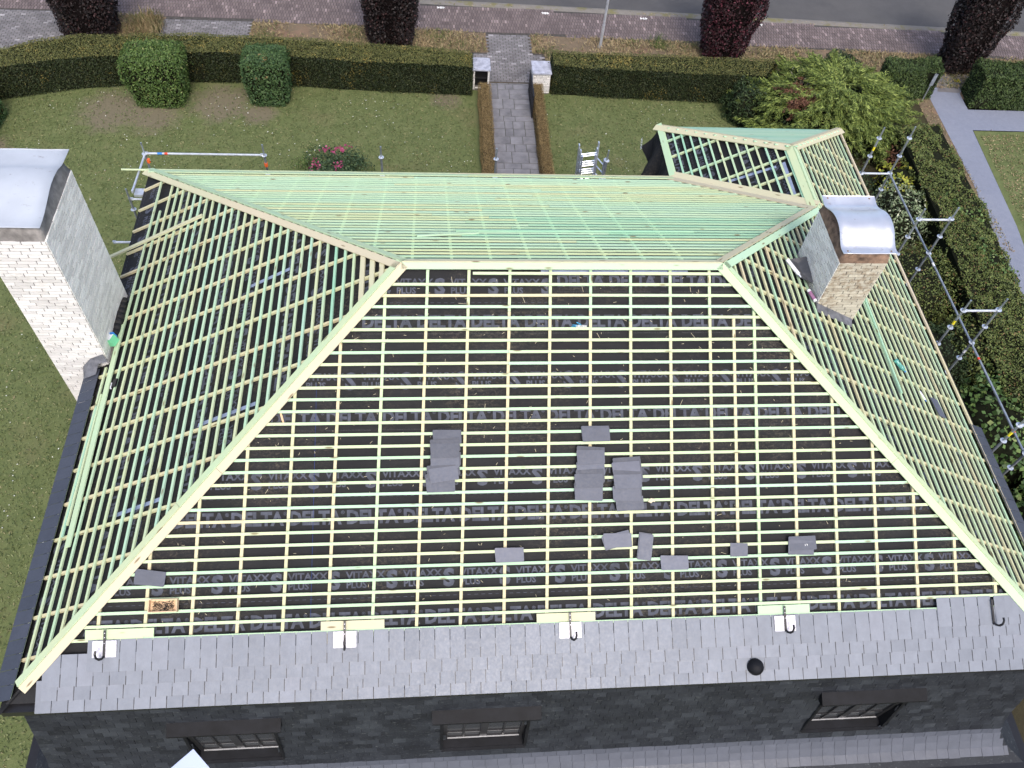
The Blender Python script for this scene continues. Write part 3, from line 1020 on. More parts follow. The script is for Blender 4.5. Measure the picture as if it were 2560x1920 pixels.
for k in range(-9, 13):                      # right
    a = -2.04 + 0.625 * (k + 1)
    s0 = wedge(rng_right, a, RT, 6.2)
    if s0 is not None:
        if CHR[2] - 0.03 < a < CHR[3] + 0.03:
            sx0, sx1 = (CHR[0] - LR) / ER * RT.len - 0.06, (CHR[1] - LR) / ER * RT.len + 0.06
            if s0 < sx0:
                counter(RT, a, s0 + .01, a, sx0)
            counter(RT, a, sx1, a, 6.14)
        else:
            counter(RT, a, s0 + .01, a, 6.14)
for a in (6.87, 6.30, 5.60, 5.0, 4.46, 3.82):   # wing
    s0 = wedge(rng_wing, a, WL, 2.6)
    if s0 is None:
        continue
    s1 = s0 + 0.06
    s0 += 0.05
    while s1 < 2.62 and rng_wing(s1)[0] + 0.05 <= a <= rng_wing(s1)[1] - 0.05:
        s1 += 0.02
    counter(WL, a, s0 + .01, a, s1, GREEN)


def bat(F, a0, a1, s, mat, wd=0.043):
    if a1 - a0 > 0.08:
        board('batten', F.p(a0, s + jit(), jit(.0015)), F.p(a1, s + jit(), jit(.0015)), wd, 0.028, F.n, mat, house)


for k in range(31):                          # front rows, laid in two or three lengths
    s = 0.167 + 0.1797 * k
    lo, hi = rng_front(s)
    if k == 0:
        lo = 1.09
    cuts = sorted(random.sample([0.41 + 0.648 * j - 0.04 * s for j in range(-8, 14) if lo + 0.8 < 0.41 + 0.648 * j < hi - 0.8], 1 if hi - lo > 5.5 else 0))
    e = [lo + .02] + cuts + [hi - .02]
    for a0, a1 in zip(e, e[1:]):
        q = random.random()
        bat(FR, a0 + 0.0015, a1 - 0.0015, s, GREEN if q < 0.86 else (MINT if q < 0.93 else YELLOW))
for k in range(35):                          # back rows
    s = 0.19 + 0.1725 * k
    lo, hi = rng_back(s)
    hi -= 0.0 if s / BK.len < TW else 0.12
    if 2.55 < s < 2.72:
        cut = lo + (hi - lo) * .45
        bat(BK, lo + .02, cut, s, GREEN)
        bat(BK, cut + .003, hi - .02, s, TURQ)
        continue
    cut = lo + (hi - lo) * random.uniform(.3, .7)
    q = random.random()
    mt = GREEN if q < .5 else MINT
    mt2 = GREEN if random.random() < .4 else (TURQ if 1.2 < s < 2.9 else MINT)
    bat(BK, lo + .02, cut, s, mt)
    bat(BK, cut + .003, hi - .02, s, mt2)
for k in range(34):                          # left rows
    s = 6.242 - 0.178 * k
    lo, hi = rng_left(s)
    if s < 0.3:
        break
    mt = TURQ if k in (28, 29) else (GREEN if random.random() < .86 else MINT)
    if k >= 31:
        bat(LF, lo + .02, hi - .02, s, PALE, 0.085)
        continue
    if s > 5.9:
        bat(LF, lo + .02, -0.42 if k == 0 else 0.14, s, mt)
        if k == 2:
            bat(LF, 2.05, 4.05, 5.72 + 0.05, GREEN)
    elif 5.68 < s < 5.75:
        bat(LF, lo + .02, hi - 1.0, s, mt)
    else:
        bat(LF, lo + .02, hi - .02, s, mt)
for k in range(35):                          # right rows, interrupted at the chimney
    s = 5.955 - 0.1762 * k
    if s < 0.25:
        break
    lo, hi = rng_right(s)
    sx0, sx1 = (CHR[0] - LR) / ER * RT.len - 0.05, (CHR[1] - LR) / ER * RT.len + 0.05
    mt = GREEN if random.random() < .85 else YELLOW
    if sx0 < s < sx1:
        bat(RT, lo + .02, CHR[2] - 0.05, s, mt)
        bat(RT, CHR[3] + 0.05, hi - .02, s, mt)
    else:
        bat(RT, lo + .02, hi - .02, s, mt)
for k in range(14):                          # wing rows
    s = 0.165 + 0.184 * k
    lo, hi = rng_wing(s)
    bat(WL, lo + .1, hi - .02, s, TURQ if k in (0, 2, 8, 9, 10, 11, 12) else GREEN)

# --- hip, ridge, valley and eave boards
def edge_board(name, F, P, Q, w_, mat, gap=0.002, h=0.024, t_=0.022, inside=None):
    P, Q = Vector(P) + F.n * h, Vector(Q) + F.n * h
    e = (Q - P).normalized()
    y = F.n.cross(e)
    side = 1 if (Vector(inside) - P).dot(y) > 0 else -1
    return board(name, P, Q, w_, t_, F.n, mat, house, off=side * (w_ / 2 + gap))


A_ = Vector((0, 0, Z0))
B_ = Vector((LR, 0, Z0))
C_FL, C_FR = Vector((-EL, -WF, Z0 - H)), Vector((LR + ER, -WF, Z0 - H))
C_BL = Vector((-EL, WB, Z0 - H))
T_ = Vector((XT, YT, ZT))
C_WR, C_WFR, C_WFL, C_WV = Vector((XT, YWR, ZT)), Vector((LR + ER, YWE, Z0 - H)), Vector((XWL, YWE, Z0 - H)), Vector((XWL, WB, Z0 - H))
fc, bc, lc, rc = FR.p(2.5, 3), BK.p(2.5, 3), LF.p(0, 3), RT.p(0, 3)
wc, wfc = WL.p(5.5, 1.5), WFc.p(0, 1.2)
ex = lambda P, Q, d: Q + (Q - P).normalized() * d


def hip(name, F, P, Q, w_, mat, inside, n=2, **kw):
    """A hip laid in n lengths butted end to end."""
    cuts = [0] + sorted(random.uniform(.35, .65) for _ in range(n - 1)) + [1]
    for c0, c1 in zip(cuts, cuts[1:]):
        edge_board(name, F, P + (Q - P) * c0, P + (Q - P) * (c1 - 0.0006), w_, mat, inside=inside, **kw)


E_FL, E_FR = A_ + (C_FL - A_) * 0.945, B_ + (C_FR - B_) * 0.955
hip('hip_board', FR, A_, E_FL, 0.125, PALE, fc)
hip('hip_board', LF, A_, E_FL, 0.120, GREEN, lc)
hip('hip_board', FR, B_, E_FR, 0.135, GREEN, fc)
hip('hip_board', RT, B_, E_FR, 0.120, GREEN, rc)
hip('hip_board', LF, A_, C_BL, 0.125, PALE, lc, gap=0.012)
hip('hip_board', BK, A_, C_BL, 0.130, GREEN, bc, gap=0.016)
hip('hip_board', BK, B_, T_, 0.12, PALE, bc, n=1, gap=0.012)
hip('hip_board', RT, B_, T_, 0.12, MINT, rc, n=1, gap=0.006)
hip('ridge_board', FR, A_, B_, 0.11, GREEN, fc, n=1)
hip('ridge_board', BK, A_, B_, 0.10, PALE, bc, n=1)
hip('ridge_board', WL, T_, C_WR, 0.15, GREEN, wc, n=1)
hip('ridge_board', RT, T_, C_WR, 0.11, GREEN, rc + Vector((3, 0, 0)), n=1)
hip('hip_board', WL, C_WR, C_WFL, 0.16, PALE, wc, n=1)
hip('hip_board', WFc, C_WR, C_WFL, 0.10, PALE, wfc, n=1)
hip('hip_board', RT, C_WR, C_WFR, 0.14, PALE, rc + Vector((0, 2, 0)), n=1)
hip('hip_board', WFc, C_WR, C_WFR, 0.10, PALE, wfc, n=1)
hip('valley_board', WL, C_WV, T_, 0.16, PALE, wc, n=1, h=0.016)
hip('valley_board', BK, C_WV, T_, 0.24, PALE, bc, n=1, h=0.016)
hip('eave_board', WL, C_WFL, C_WV, 0.13, GREEN, wc, n=1, h=0.020)
board('eave_board', BK.p(-EL - 0.52, 6.385, 0.022), BK.p(0.9, 6.385, 0.022), 0.05, 0.03, BK.n, GREEN, house)
board('eave_board', BK.p(0.9, 6.385, 0.022), BK.p(XWL - 0.02, 6.385, 0.022), 0.05, 0.03, BK.n, PALE, house)
board('eave_board', BK.p(-EL + 0.1, 6.245, 0.020), BK.p(1.3, 6.245, 0.020), 0.17, 0.022, BK.n, GREEN, house)
board('eave_board', BK.p(1.303, 6.245, 0.020), BK.p(XWL + 0.05, 6.245, 0.020), 0.17, 0.022, BK.n, GREEN, house)
board('eave_board', RT.p(-5.3, 6.16, 0.010), RT.p(1.0, 6.16, 0.010), 0.07, 0.03, RT.n, YELLOW, house)
board('eave_board', RT.p(1.003, 6.16, 0.012), RT.p(7.36, 6.16, 0.012), 0.07, 0.03, RT.n, PALE, house)
for k in range(13):                          # close boarding of the wing's street side
    s = 0.10 + 0.19 * k
    if s > WFc.len:
        break
    r = (s + 0.09) / WFc.len
    board('boarding', WFc.p(-r * (XT - XWL) * 0.99 + .03, s, 0.0), WFc.p(r * (LR + ER - XT) * 0.99 - .03, s, 0.0), 0.186, 0.022, WFc.n, MINT if k % 3 else TURQ, house)

# --- slates already hung along the eaves
SLW, SLL = 0.2145, 0.44


HOOKS = MB()


def slate(F, a, s_bot, lift=0.0, L=SLL, wd=SLW, mat=SLATE):
    if F is FR and mat is SLATE:
        ln = random.uniform(.10, .19)
        HOOKS.box(-ln, 0.006, -0.0042, 0.0042, -0.004, 0.003, frame(F.d, F.n, F.p(a + 0.1117, s_bot, 0.021 + lift)))
    P = F.p(a, s_bot - L, 0.008 + lift)
    Q = F.p(a + jit(.002), s_bot + jit(.003), 0.024 + lift)
    board('roof_slate', P, Q, wd, 0.006, F.n, mat, house)


for ci, (sb_, x0) in enumerate([(6.525, -5.02), (6.36, -5.06), (6.178, -4.92), (5.995, -4.46)]):
    a = x0 + (0.112 if ci % 2 else 0)
    hi = rng_front(sb_ - 0.30)[1] - 0.05
    while a < hi:
        slate(FR, a, sb_)
        a += 0.2235
for i in range(6):
    if i != 4:
        slate(FR, 8.40 + 0.2265 * i, 5.83)
    else:
        slate(FR, 8.40 + 0.2265 * i + 0.03, 5.83, wd=0.18)
a = -5.5
while a < 0.2:                                # one dark course along the left eave
    slate(LF, a, 6.53, L=0.34, mat=SLATED)
    a += 0.222
a = -5.6
while a < -1.25:                              # and along the front part of the right eave
    slate(RT, a, 6.44, L=0.34, mat=SLATED)
    a += 0.222
HOOKS.build('slate_hooks', BLACK, house, kind='stuff')
st = MB()
st.box(0, 5.6, -0.09, 0.0, -0.03, -0.012, frame((0, 1, 0), RT.n, RT.p(-1.2, 6.20, 0.0)) @ Matrix.Translation((0, 0, 0)))
st.build('eave_flashing', DZINC, house)

# --- roof hooks with their fixing plates and backing boards
for (xc, sp, hasb, plate, mt) in ((-4.22, 5.68, (-4.50, -3.555), True, GREEN), (-0.852, 5.675, (-1.2, -0.28), True, PALE), (2.478, 5.665, (1.978, 2.868), True, PALE), (5.808, 5.685, (5.40, 6.223), True, GREEN), (9.19, 5.70, None, False, None)):
    hk = MB()
    hk.box(-0.26, 0.12, -0.016, 0.016, 0.0, 0.010, frame(FR.d, FR.n, FR.p(xc, sp, 0.036)))
    c = [(0.10, 0.004), (0.125, 0.03), (0.13, 0.08), (0.10, 0.13), (0.05, 0.15), (0.0, 0.145)]
    Fm = frame(FR.d, FR.n, FR.p(xc, sp, 0.04))
    sd = 1 if xc > 1 else (-1 if xc < -3 else 0.15)
    for (p0, p1) in zip(c, c[1:]):
        hk.tube(Fm @ Vector((p0[0], (p0[1]) * 0.45 * sd, p0[1])), Fm @ Vector((p1[0], p1[1] * 0.45 * sd, p1[1])), 0.017, 6)
    h_ = hk.build('roof_hook', BLACK, house)
    if plate:
        pl = MB()
        pl.box(-0.115, 0.115, -0.165, 0.165, 0.0, 0.004, frame(FR.d, FR.n, FR.p(xc, sp, 0.027)))
        pl.build('fixing_plate', ZPLATE, h_)
        dt = MB()
        for q in (-0.22, -0.16, -0.08):
            dt.box(q - .006, q + .006, -0.006, 0.006, 0.0085, 0.0105, frame(FR.d, FR.n, FR.p(xc, sp, 0.036)))
        dt.build('screw', ZPLATE, h_)
    if hasb:
        board('backing_board', FR.p(hasb[0], 5.475, 0.006), FR.p(hasb[1], 5.475, 0.006), 0.125, 0.022, FR.n, mt, house)
vd = MB()                                     # domed roof vent
vd.lathe([(0.125, 0.0), (0.125, 0.03), (0.118, 0.06), (0.095, 0.10), (0.055, 0.128), (0.0, 0.138)], frame(FR.u, (0, -.25, 1), FR.p(5.29, 6.31, 0.03)), 24)
vd.build('roof_vent', DZINC, house, smooth=True)

# ================================================================== CHIMNEYS


def brick_face(P0, u, width, z_top, z_bot, L, ch, out, start=0):
    """list of (P, u, length) for one brick face, coursed from the top; out = face normal"""
    res = []
    u = Vector(u)
    z = z_top
    r = start
    while z - ch > z_bot:
        x = 0.0
        off = (0.5 if r % 2 else 1.0) if r % 4 < 2 else (0.75 if r % 2 else 0.25)
        first = True
        while x < width - 0.02:
            l = L * off if first else L
            first = False
            l = min(l, width - x)
            if width - x - l < 0.05:
                l = width - x
            res.append((Vector(P0) + u * (x + 0.006) + Vector((0, 0, z - Vector(P0).z)), u, l - 0.012, Vector(out), ch))
            x += l
        z -= ch
        r += 1
    return res


def put_bricks(lst, mat, parent, limit=300):
    for i, (P, u, l, n_, ch) in enumerate(lst):
        if i < limit:
            key = ('brick', round(l, 2), ch, mat.name)
            if key not in _cache:
                l_ = round(l, 2)
                _cache[key] = mesh('brick', [(x, y, z) for z in (-0.02, 0.007) for y in (-ch + 0.0145, 0) for x in (0, l_)], BOXF, mat)
            o = bpy.data.objects.new('brick', _cache[key])
            q = frame(u, n_, P + n_ * random.uniform(-0.002, 0.0015))
            link(o, parent, q)
    rest = lst[limit:]
    if rest:
        g_ = MB()
        for (P, u, l, n_, ch) in rest:
            g_.box(0, l, -ch + 0.0145, 0, -0.02, 0.007, frame(u, n_, P))
        g_.build('brickwork', mat, parent, kind='stuff')


def chimney(label, fp, ztop, zbot, bl, front_mat, side_mat, limit, vis_sides, mort):
    x0, x1, y0, y1 = fp
    root = thing('chimney', label, 'chimney', ((x0 + x1) / 2, (y0 + y1) / 2, zbot))
    bd = MB()
    bd.box(x0 + .004, x1 - .004, y0 + .004, y1 - .004, zbot, ztop - 0.002)
    bd.build('mortar_core', mort, root)
    f = brick_face((x0, y0, 0), (1, 0, 0), x1 - x0, ztop, zbot, bl, 0.0702, (0, -1, 0))
    rs = brick_face((x1, y0, 0), (0, 1, 0), y1 - y0, ztop, zbot, bl, 0.0702, (1, 0, 0), 1)
    ls = brick_face((x0, y1, 0), (0, -1, 0), y1 - y0, ztop, zbot, bl, 0.0702, (-1, 0, 0), 1)
    bs = brick_face((x1, y1, 0), (-1, 0, 0), x1 - x0, ztop, zbot, bl, 0.0702, (0, 1, 0))
    seen_side = rs if vis_sides == 'r' else ls
    hid = ls if vis_sides == 'r' else rs
    key = lambda q: -q[0].z
    nf = sorted(f, key=key)[:limit // 2]
    ns = sorted(seen_side, key=key)[:limit // 2]
    put_bricks(nf, front_mat, root)
    put_bricks(ns, side_mat, root)
    put_bricks(sorted(f, key=key)[limit // 2:] , front_mat, root, 0)
    put_bricks(sorted(seen_side, key=key)[limit // 2:] + hid + bs, side_mat, root, 0)
    return root


chl = chimney('tall white brick chimney at the left eave under a flat zinc cap', CHL, Z0 + 0.112, 0.0, 0.295, WBRICK, SBRICK, 300, 'r', MORTAR)
chr_ = chimney('short stained cream brick chimney on the right slope under a curved steel cap', CHR, Z0 - 0.083, Z0 - 2.4, 0.275, CBRICK, SBRICK, 160, 'l', MORTAR)


def crown(fp, zb_, zt, ins, mat, root, jag=0.0):
    x0, x1, y0, y1 = fp
    V, Fc = [], []
    n = 12
    ring = []
    for k in range(4 * n):
        s, q = divmod(k, n)
        f = q / n
        ring.append([(x0 + (x1 - x0) * f, y0), (x1, y0 + (y1 - y0) * f), (x1 - (x1 - x0) * f, y1), (x0, y1 - (y1 - y0) * f)][s])
    cx, cy = (x0 + x1) / 2, (y0 + y1) / 2
    for j, (zz, i_) in enumerate(((zb_, -0.004), (zb_ + (zt - zb_) * .35, ins * .3), (zt, ins))):
        for (x, y_) in ring:
            sx, sy = (1 if x > cx else -1), (1 if y_ > cy else -1)
            dx = min(1, abs(x - cx) / ((x1 - x0) / 2))
            dy = min(1, abs(y_ - cy) / ((y1 - y0) / 2))
            V.append((x - sx * i_ * dx + random.uniform(-jag, jag), y_ - sy * i_ * dy + random.uniform(-jag, jag), zz + (random.uniform(-jag, jag) if j else 0)))
    m_ = 4 * n
    for j in range(2):
        Fc += [(j * m_ + k, j * m_ + (k + 1) % m_, (j + 1) * m_ + (k + 1) % m_, (j + 1) * m_ + k) for k in range(m_)]
    Fc.append(tuple(range(2 * m_, 3 * m_)))
    return ob('crown', V, Fc, mat, root, True)


def sheet_profile(prof, xa, xb_, mat, root, name='cap', sub=6, thick=0.006, skew=0.0):
    pr = []
    P = [prof[0]] + prof + [prof[-1]]
    for i in range(1, len(P) - 2):            # Catmull-Rom through the measured edge
        for k in range(sub):
            t_ = k / sub
            p0, p1, p2, p3 = [np.array(P[i + d]) for d in (-1, 0, 1, 2)]
            q = 0.5 * ((2 * p1) + (-p0 + p2) * t_ + (2 * p0 - 5 * p1 + 4 * p2 - p3) * t_ ** 2 + (-p0 + 3 * p1 - 3 * p2 + p3) * t_ ** 3)
            pr.append(q)
    pr.append(np.array(prof[-1]))
    n = len(pr)
    nx = 6
    V, Fc = [], []
    for lay in (0, 1):
        for i in range(nx + 1):
            x = xa + (xb_ - xa) * i / nx
            for q in pr:
                V.append((x, q[0] + skew * i / nx, Z0 + q[1] - lay * thick + 0.004 * math.sin(i * 1.7 + q[0] * 5)))
    L_ = (nx + 1) * n
    for i in range(nx):
        for j in range(n - 1):
            a_, b2, c_, d_ = i * n + j, (i + 1) * n + j, (i + 1) * n + j + 1, i * n + j + 1
            Fc += [(a_, b2, c_, d_), (L_ + a_, L_ + d_, L_ + c_, L_ + b2)]
    for i in range(nx):
        for j in (0, n - 1):
            Fc.append((i * n + j, (i + 1) * n + j, L_ + (i + 1) * n + j, L_ + i * n + j))
    for j in range(n - 1):
        for i in (0, nx):
            Fc.append((i * n + j, i * n + j + 1, L_ + i * n + j + 1, L_ + i * n + j))
    return ob(name, V, Fc, mat, root, True)


crown((CHL[0] + .01, CHL[1] - .015, CHL[2] + .01, CHL[3] - .01), Z0 + 0.112, Z0 + 0.385, 0.05, CONC, chl, 0.006)
sheet_profile([(2.10, .385), (1.70, .422), (1.50, .485), (1.28, .515), (1.06, .505), (.84, .46), (.64, .424), (.46, .404), (.29, .405)], -6.52, -5.32, CAPL, chl)
crown((CHR[0] + .0, CHR[1] + .0, CHR[2] + .0, CHR[3] - .0), Z0 - 0.083, Z0 + 0.125, 0.03, CONC2, chr_, 0.005)
sheet_profile([(1.44, .185), (1.25, .150), (1.12, .19), (.975, .265), (.80, .315), (.62, .31), (.48, .265), (.36, .19), (.23, .135), (.09, .148)], 7.18, 8.13, CAPR, chr_)
for (rx_, ry_, rz_) in ((7.27, 1.385, .178), (8.02, 1.385, .178), (7.27, .155, .146), (8.02, .155, .146)):
    g_ = MB()
    g_.lathe([(.016, 0), (.014, .007), (.004, .011)], Matrix.Translation((rx_, ry_, Z0 + rz_ - .004)), 8)
    g_.build('rivet', CONC2, chr_)
# lead aprons where the chimneys meet the roof
lf_ = MB()
lf_.box(0, 0.93, -0.10, 0.14, 0.0, 0.012, frame((1, 0, -0.53), (0, -.35, 1), (CHR[0] - .04, CHR[2] - .06, RT.p(0, (CHR[0] - LR) / ER * RT.len)[2] + 0.03)))
lf_.build('lead_apron', LEAD, chr_)
lf_ = MB()
lf_.add([(-5.30, 0.20, 5.72), (-5.36, 0.27, 5.86), (-5.62, 0.275, 5.72), (-5.80, 0.25, 5.52), (-5.74, 0.0, 5.49), (-5.50, 0.02, 5.60), (-5.46, 0.18, 5.70)], [(0, 1, 2, 6), (6, 2, 3, 4, 5)])
lf_.build('lead_apron', LEAD, chl)

# ================================================================== SCAFFOLDS
ROS = None


def rosette_mesh():
    global ROS
    if ROS is None:
        g_ = MB()
        n = 12
        V = []
        for (r, z) in ((0.026, -0.005), (0.062, -0.005), (0.062, 0.005), (0.026, 0.005)):
            V += [(r * math.cos(k * 2 * math.pi / n), r * math.sin(k * 2 * math.pi / n), z) for k in range(n)]
        Fc = []
        for j in range(4):
            Fc += [(j * n + k, j * n + (k + 1) % n, ((j + 1) % 4) * n + (k + 1) % n, ((j + 1) % 4) * n + k) for k in range(n)]
        ROS = mesh('rosette', V, Fc, GALVL)
    return ROS


def post(root, x, y, ztop, zros, zlow=0.0):
    g_ = MB()
    g_.tube((x, y, zlow), (x, y, ztop - 0.24), 0.0245, 10)
    g_.tube((x, y, ztop - 0.24), (x, y, ztop), 0.019, 10)
    s_ = g_.build('standard', GALV, root)
    z = zros
    k = 0
    while z > max(zlow, 2.0) and k < 7:
        link(bpy.data.objects.new('rosette', rosette_mesh()), s_, Matrix.Translation((x, y, z)))
        z -= 0.52
        k += 1
    return s_


def rail(root, P, Q, name='ledger', mat=None, r=0.024):
    P, Q = Vector(P), Vector(Q)
    d = (Q - P).normalized()
    g_ = MB()
    g_.tube(P + d * 0.05, Q - d * 0.05, r, 8)
    g_.box(0.0, 0.06, -0.014, 0.014, -0.03, 0.035, frame(d, (0, 0, 1), P + d * 0.02))
    g_.box(-0.06, 0.0, -0.014, 0.014, -0.03, 0.035, frame(d, (0, 0, 1), Q - d * 0.02))
    return g_.build(name, mat or GALV, root)


def ring(root, x, y, z, mat, r=0.026, h=0.05, d=(0, 0, 1), name='tape_mark'):
    g_ = MB()
    P = Vector((x, y, z))
    g_.tube(P, P + Vector(d) * h, r, 8)
    g_.build(name, mat, root)


sc = thing('scaffold', 'galvanised tube scaffold standing along the right eave above the shrubs', 'scaffold', (11.2, 2, 0))
YS = [6.18, 3.49, 0.93, -1.75, -4.32]
for i, ys in enumerate(YS):
    post(sc, 10.87, ys, Z0 - 1.97, Z0 - 2.27)
    post(sc, 11.60, ys, Z0 - 1.93, Z0 - 2.25)
    zt = Z0 - 3.31 if i == 0 else Z0 - 2.28
    rail(sc, (10.87, ys, zt), (11.60, ys, zt), 'transom', GALVL)
for ya, yb in zip(YS, YS[1:]):
    rail(sc, (11.60, ya, Z0 - 3.31), (11.60, yb, Z0 - 3.31))
    rail(sc, (11.60, ya, Z0 - 5.39), (11.60, yb, Z0 - 5.39))
ring(sc, 10.87, 6.18, Z0 - 2.62, YELP, h=0.11)
ring(sc, 10.87, 0.93, Z0 - 2.68, YELP, h=0.11)
ring(sc, 10.87, -1.75, Z0 - 2.62, YELP, h=0.13)
ring(sc, 11.60, 3.2, Z0 - 3.31, WHT, h=0.10, d=(0, -1, 0), r=0.0255)
ring(sc, 11.60, 0.55, Z0 - 3.31, REDP, h=0.06, d=(0, -1, 0), r=0.0255)
ring(sc, 11.60, -1.2, Z0 - 3.31, REDP, h=0.07, d=(0, -1, 0), r=0.0255)
ring(sc, 11.60, 0.93, Z0 - 3.62, WHT, h=0.09)

sb2 = thing('scaffold', 'galvanised tube scaffold with a white rail at the street eave and left corner', 'scaffold', (-3, 6.2, 0))
XS = [-5.83, -3.24, -0.64, 1.98, 4.57]
for xs_ in XS:
    post(sb2, xs_, 6.2, Z0 - 2.76, Z0 - 3.06)
rail(sb2, (-5.83, 6.2, Z0 - 3.05), (-3.24, 6.2, Z0 - 3.05), 'guard_rail', GALVL)
rail(sb2, (-5.83, 6.2, Z0 - 3.08), (-5.87, 4.95, Z0 - 3.08), 'ledger', GALVL)
post(sb2, -5.99, 5.0, Z0 - 3.02, Z0 - 3.6)
rail(sb2, (-5.99, 5.0, Z0 - 3.30), (-5.50, 5.0, Z0 - 3.30), 'transom', GALVL)
rail(sb2, (-6.0, 3.52, Z0 - 3.12), (-5.4, 3.52, Z0 - 3.12), 'transom', GALVL)
post(sb2, -5.4, 3.52, Z0 - 3.1, Z0 - 3.4)
ring(sb2, -5.55, 6.2, Z0 - 3.05, BLUP, h=0.10, d=(1, 0, 0), r=0.0255)
ring(sb2, -5.40, 6.2, Z0 - 3.05, REDP, h=0.07, d=(1, 0, 0), r=0.0255)
ring(sb2, -5.80, 6.2, Z0 - 3.30, ORANGE, h=0.09, r=0.04)
ring(sb2, -3.24, 6.2, Z0 - 3.36, ORANGE, h=0.09, r=0.04)
g_ = MB()
g_.box(-5.86, -5.66, 4.98, 5.18, Z0 - 3.22, Z0 - 3.16)
for i in range(4):
    for j in range(3):
        g_.box(-5.85 + i * .05, -5.82 + i * .05, 5.0 + j * .06, 5.04 + j * .06, Z0 - 3.16, Z0 - 3.158)
g_.build('bracket_plate', GALVL, sb2)

# ladders standing against the scaffold behind the roof


def ladder(label, P, Q, side, wd, sections, mat):
    root = thing('ladder', label, 'ladder', P)
    P, Q, side = Vector(P), Vector(Q), Vector(side).normalized()
    d = (Q - P).normalized()
    n = side.cross(d).normalized()
    for k in range(sections):
        w2 = wd / 2 - 0.035 * k
        o_ = n * (0.06 * k)
        top = (Q - P).length - 0.13 * k
        for s_ in (-1, 1):
            g2 = MB()
            g2.box(0, top, -0.013, 0.013, -0.035, 0.035, frame(d, n, P + side * s_ * w2 + o_))
            g2.build('rail', mat, root)
        z = 0.25
        while z < top - 0.1:
            g2 = MB()
            c_ = P + d * z + o_
            g2.tube(c_ - side * (w2 - .013), c_ + side * (w2 - .013), 0.016, 6)
            g2.build('rung', mat, root)
            z += 0.28
    return root


ladder('wide aluminium extension ladder with three stacked sections behind the street eave', (4.55, 7.5, 0.0), (4.12, 6.36, 5.80), (1, 0.1, 0.08), 0.46, 3, ALU)
ladder('narrow aluminium ladder leaning askew beside the wider extension ladder', (4.95, 7.3, 0.0), (4.46, 6.42, 5.45), (0.55, -0.8, -0.2), 0.30, 1, ALU)

# ================================================================== LOOSE THINGS ON THE ROOF
ORD = ['first', 'second', 'third', 'fourth', 'fifth', 'sixth']


def loose_slate(label, corners, h, group=None, mat=SLATE2, L=0.44, W_=0.22, name='slate'):
    """corners: (left a,s), (right a,s) of the upper long edge; slate lies on the battens"""
    (a0, s0), (a1, s1) = corners
    u = (FR.u * (a1 - a0) + FR.d * (s1 - s0)).normalized()
    n = (FR.n - FR.d * 0.055 + FR.u * random.uniform(-.03, .03)).normalized()
    P = FR.p(a0, s0, h)
    poly = [(0, 0), (0, -W_), (L - 0.01, -W_), (L, -W_ + 0.01), (L, 0)]
    g2 = MB()
    g2.prism([(0.012, -W_), (L - 0.012, -W_ + .003), (L, -W_ + .02), (L - .003, -0.006), (0.010, 0.0), (0.0, -0.02)], 0.008, frame(u, n, P))
    return g2.build(name, mat, None, label=label, category='slate', group=group)


def column_of(nm, rows, extra):
    n = len(rows)
    for i, (c0, c1, cnt) in enumerate(rows):
        base = 0.004 + 0.016 * (n - 1 - i) * 0.0
        for k in range(cnt):
            last = k == cnt - 1
            jx, js = (0, 0) if last else (random.uniform(-.03, .03), random.uniform(-.075, -.035))
            tilt = random.uniform(-.012, .012) if last else random.uniform(-.035, .035)
            pos = 'top row' if i == 0 else ('bottom row' if i == n - 1 else ORD[i] + ' row from the top')
            what = 'uppermost' if last else ('lowest' if k == 0 else 'middle')
            loose_slate('%s slate in the %s of %s' % (what, pos, nm), ((c0[0] + jx, c0[1] + js), (c1[0] + jx, c1[1] + js + tilt)), 0.022 + 0.010 * k + 0.004 * (i % 2) + i * 0.006, extra, SLATE2 if last else SLATED)  # under-slates darkened: the shadow line between rows is put into their colour


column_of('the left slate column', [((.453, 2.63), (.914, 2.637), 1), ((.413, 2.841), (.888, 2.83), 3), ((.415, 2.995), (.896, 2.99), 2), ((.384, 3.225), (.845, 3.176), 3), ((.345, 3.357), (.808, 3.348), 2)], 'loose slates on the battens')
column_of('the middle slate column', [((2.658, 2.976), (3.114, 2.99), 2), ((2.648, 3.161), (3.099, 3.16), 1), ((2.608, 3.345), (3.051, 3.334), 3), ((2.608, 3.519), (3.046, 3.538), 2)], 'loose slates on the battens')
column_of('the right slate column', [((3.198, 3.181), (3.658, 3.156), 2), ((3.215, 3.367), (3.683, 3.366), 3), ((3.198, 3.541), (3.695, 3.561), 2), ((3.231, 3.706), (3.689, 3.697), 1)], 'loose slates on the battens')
loose_slate('lower of two slates lying above the middle column of slates', ((2.745, 2.605), (3.19, 2.60)), 0.006, 'loose slates on the battens')
loose_slate('upper of two slates lying above the middle column of slates', ((2.755, 2.63), (3.197, 2.631)), 0.014, 'loose slates on the battens')
loose_slate('single pale slate lying alone low in the middle of the battens', ((1.367, 4.425), (1.796, 4.424)), 0.006, 'loose slates on the battens', SLATEM)
loose_slate('lower of two crossed slates left of the upright slates', ((3.0, 4.30), (3.44, 4.20)), 0.006, 'loose slates on the battens')
loose_slate('upper of two crossed slates left of the upright slates', ((3.029, 4.255), (3.476, 4.251)), 0.014, 'loose slates on the battens', SLATEM)


def upright(label, c, ang, h, L=.22, W_=.40, mat=SLATE2):
    u = (FR.u * math.cos(ang) + FR.d * math.sin(ang))
    g2 = MB()
    g2.prism([(0.0, -W_), (L - 0.008, -W_ + .004), (L, -0.01), (0.008, 0.0)], 0.006, frame(u, FR.n, FR.p(c[0], c[1], h)))
    return g2.build('slate', mat, None, label=label, category='slate', group='loose slates on the battens')


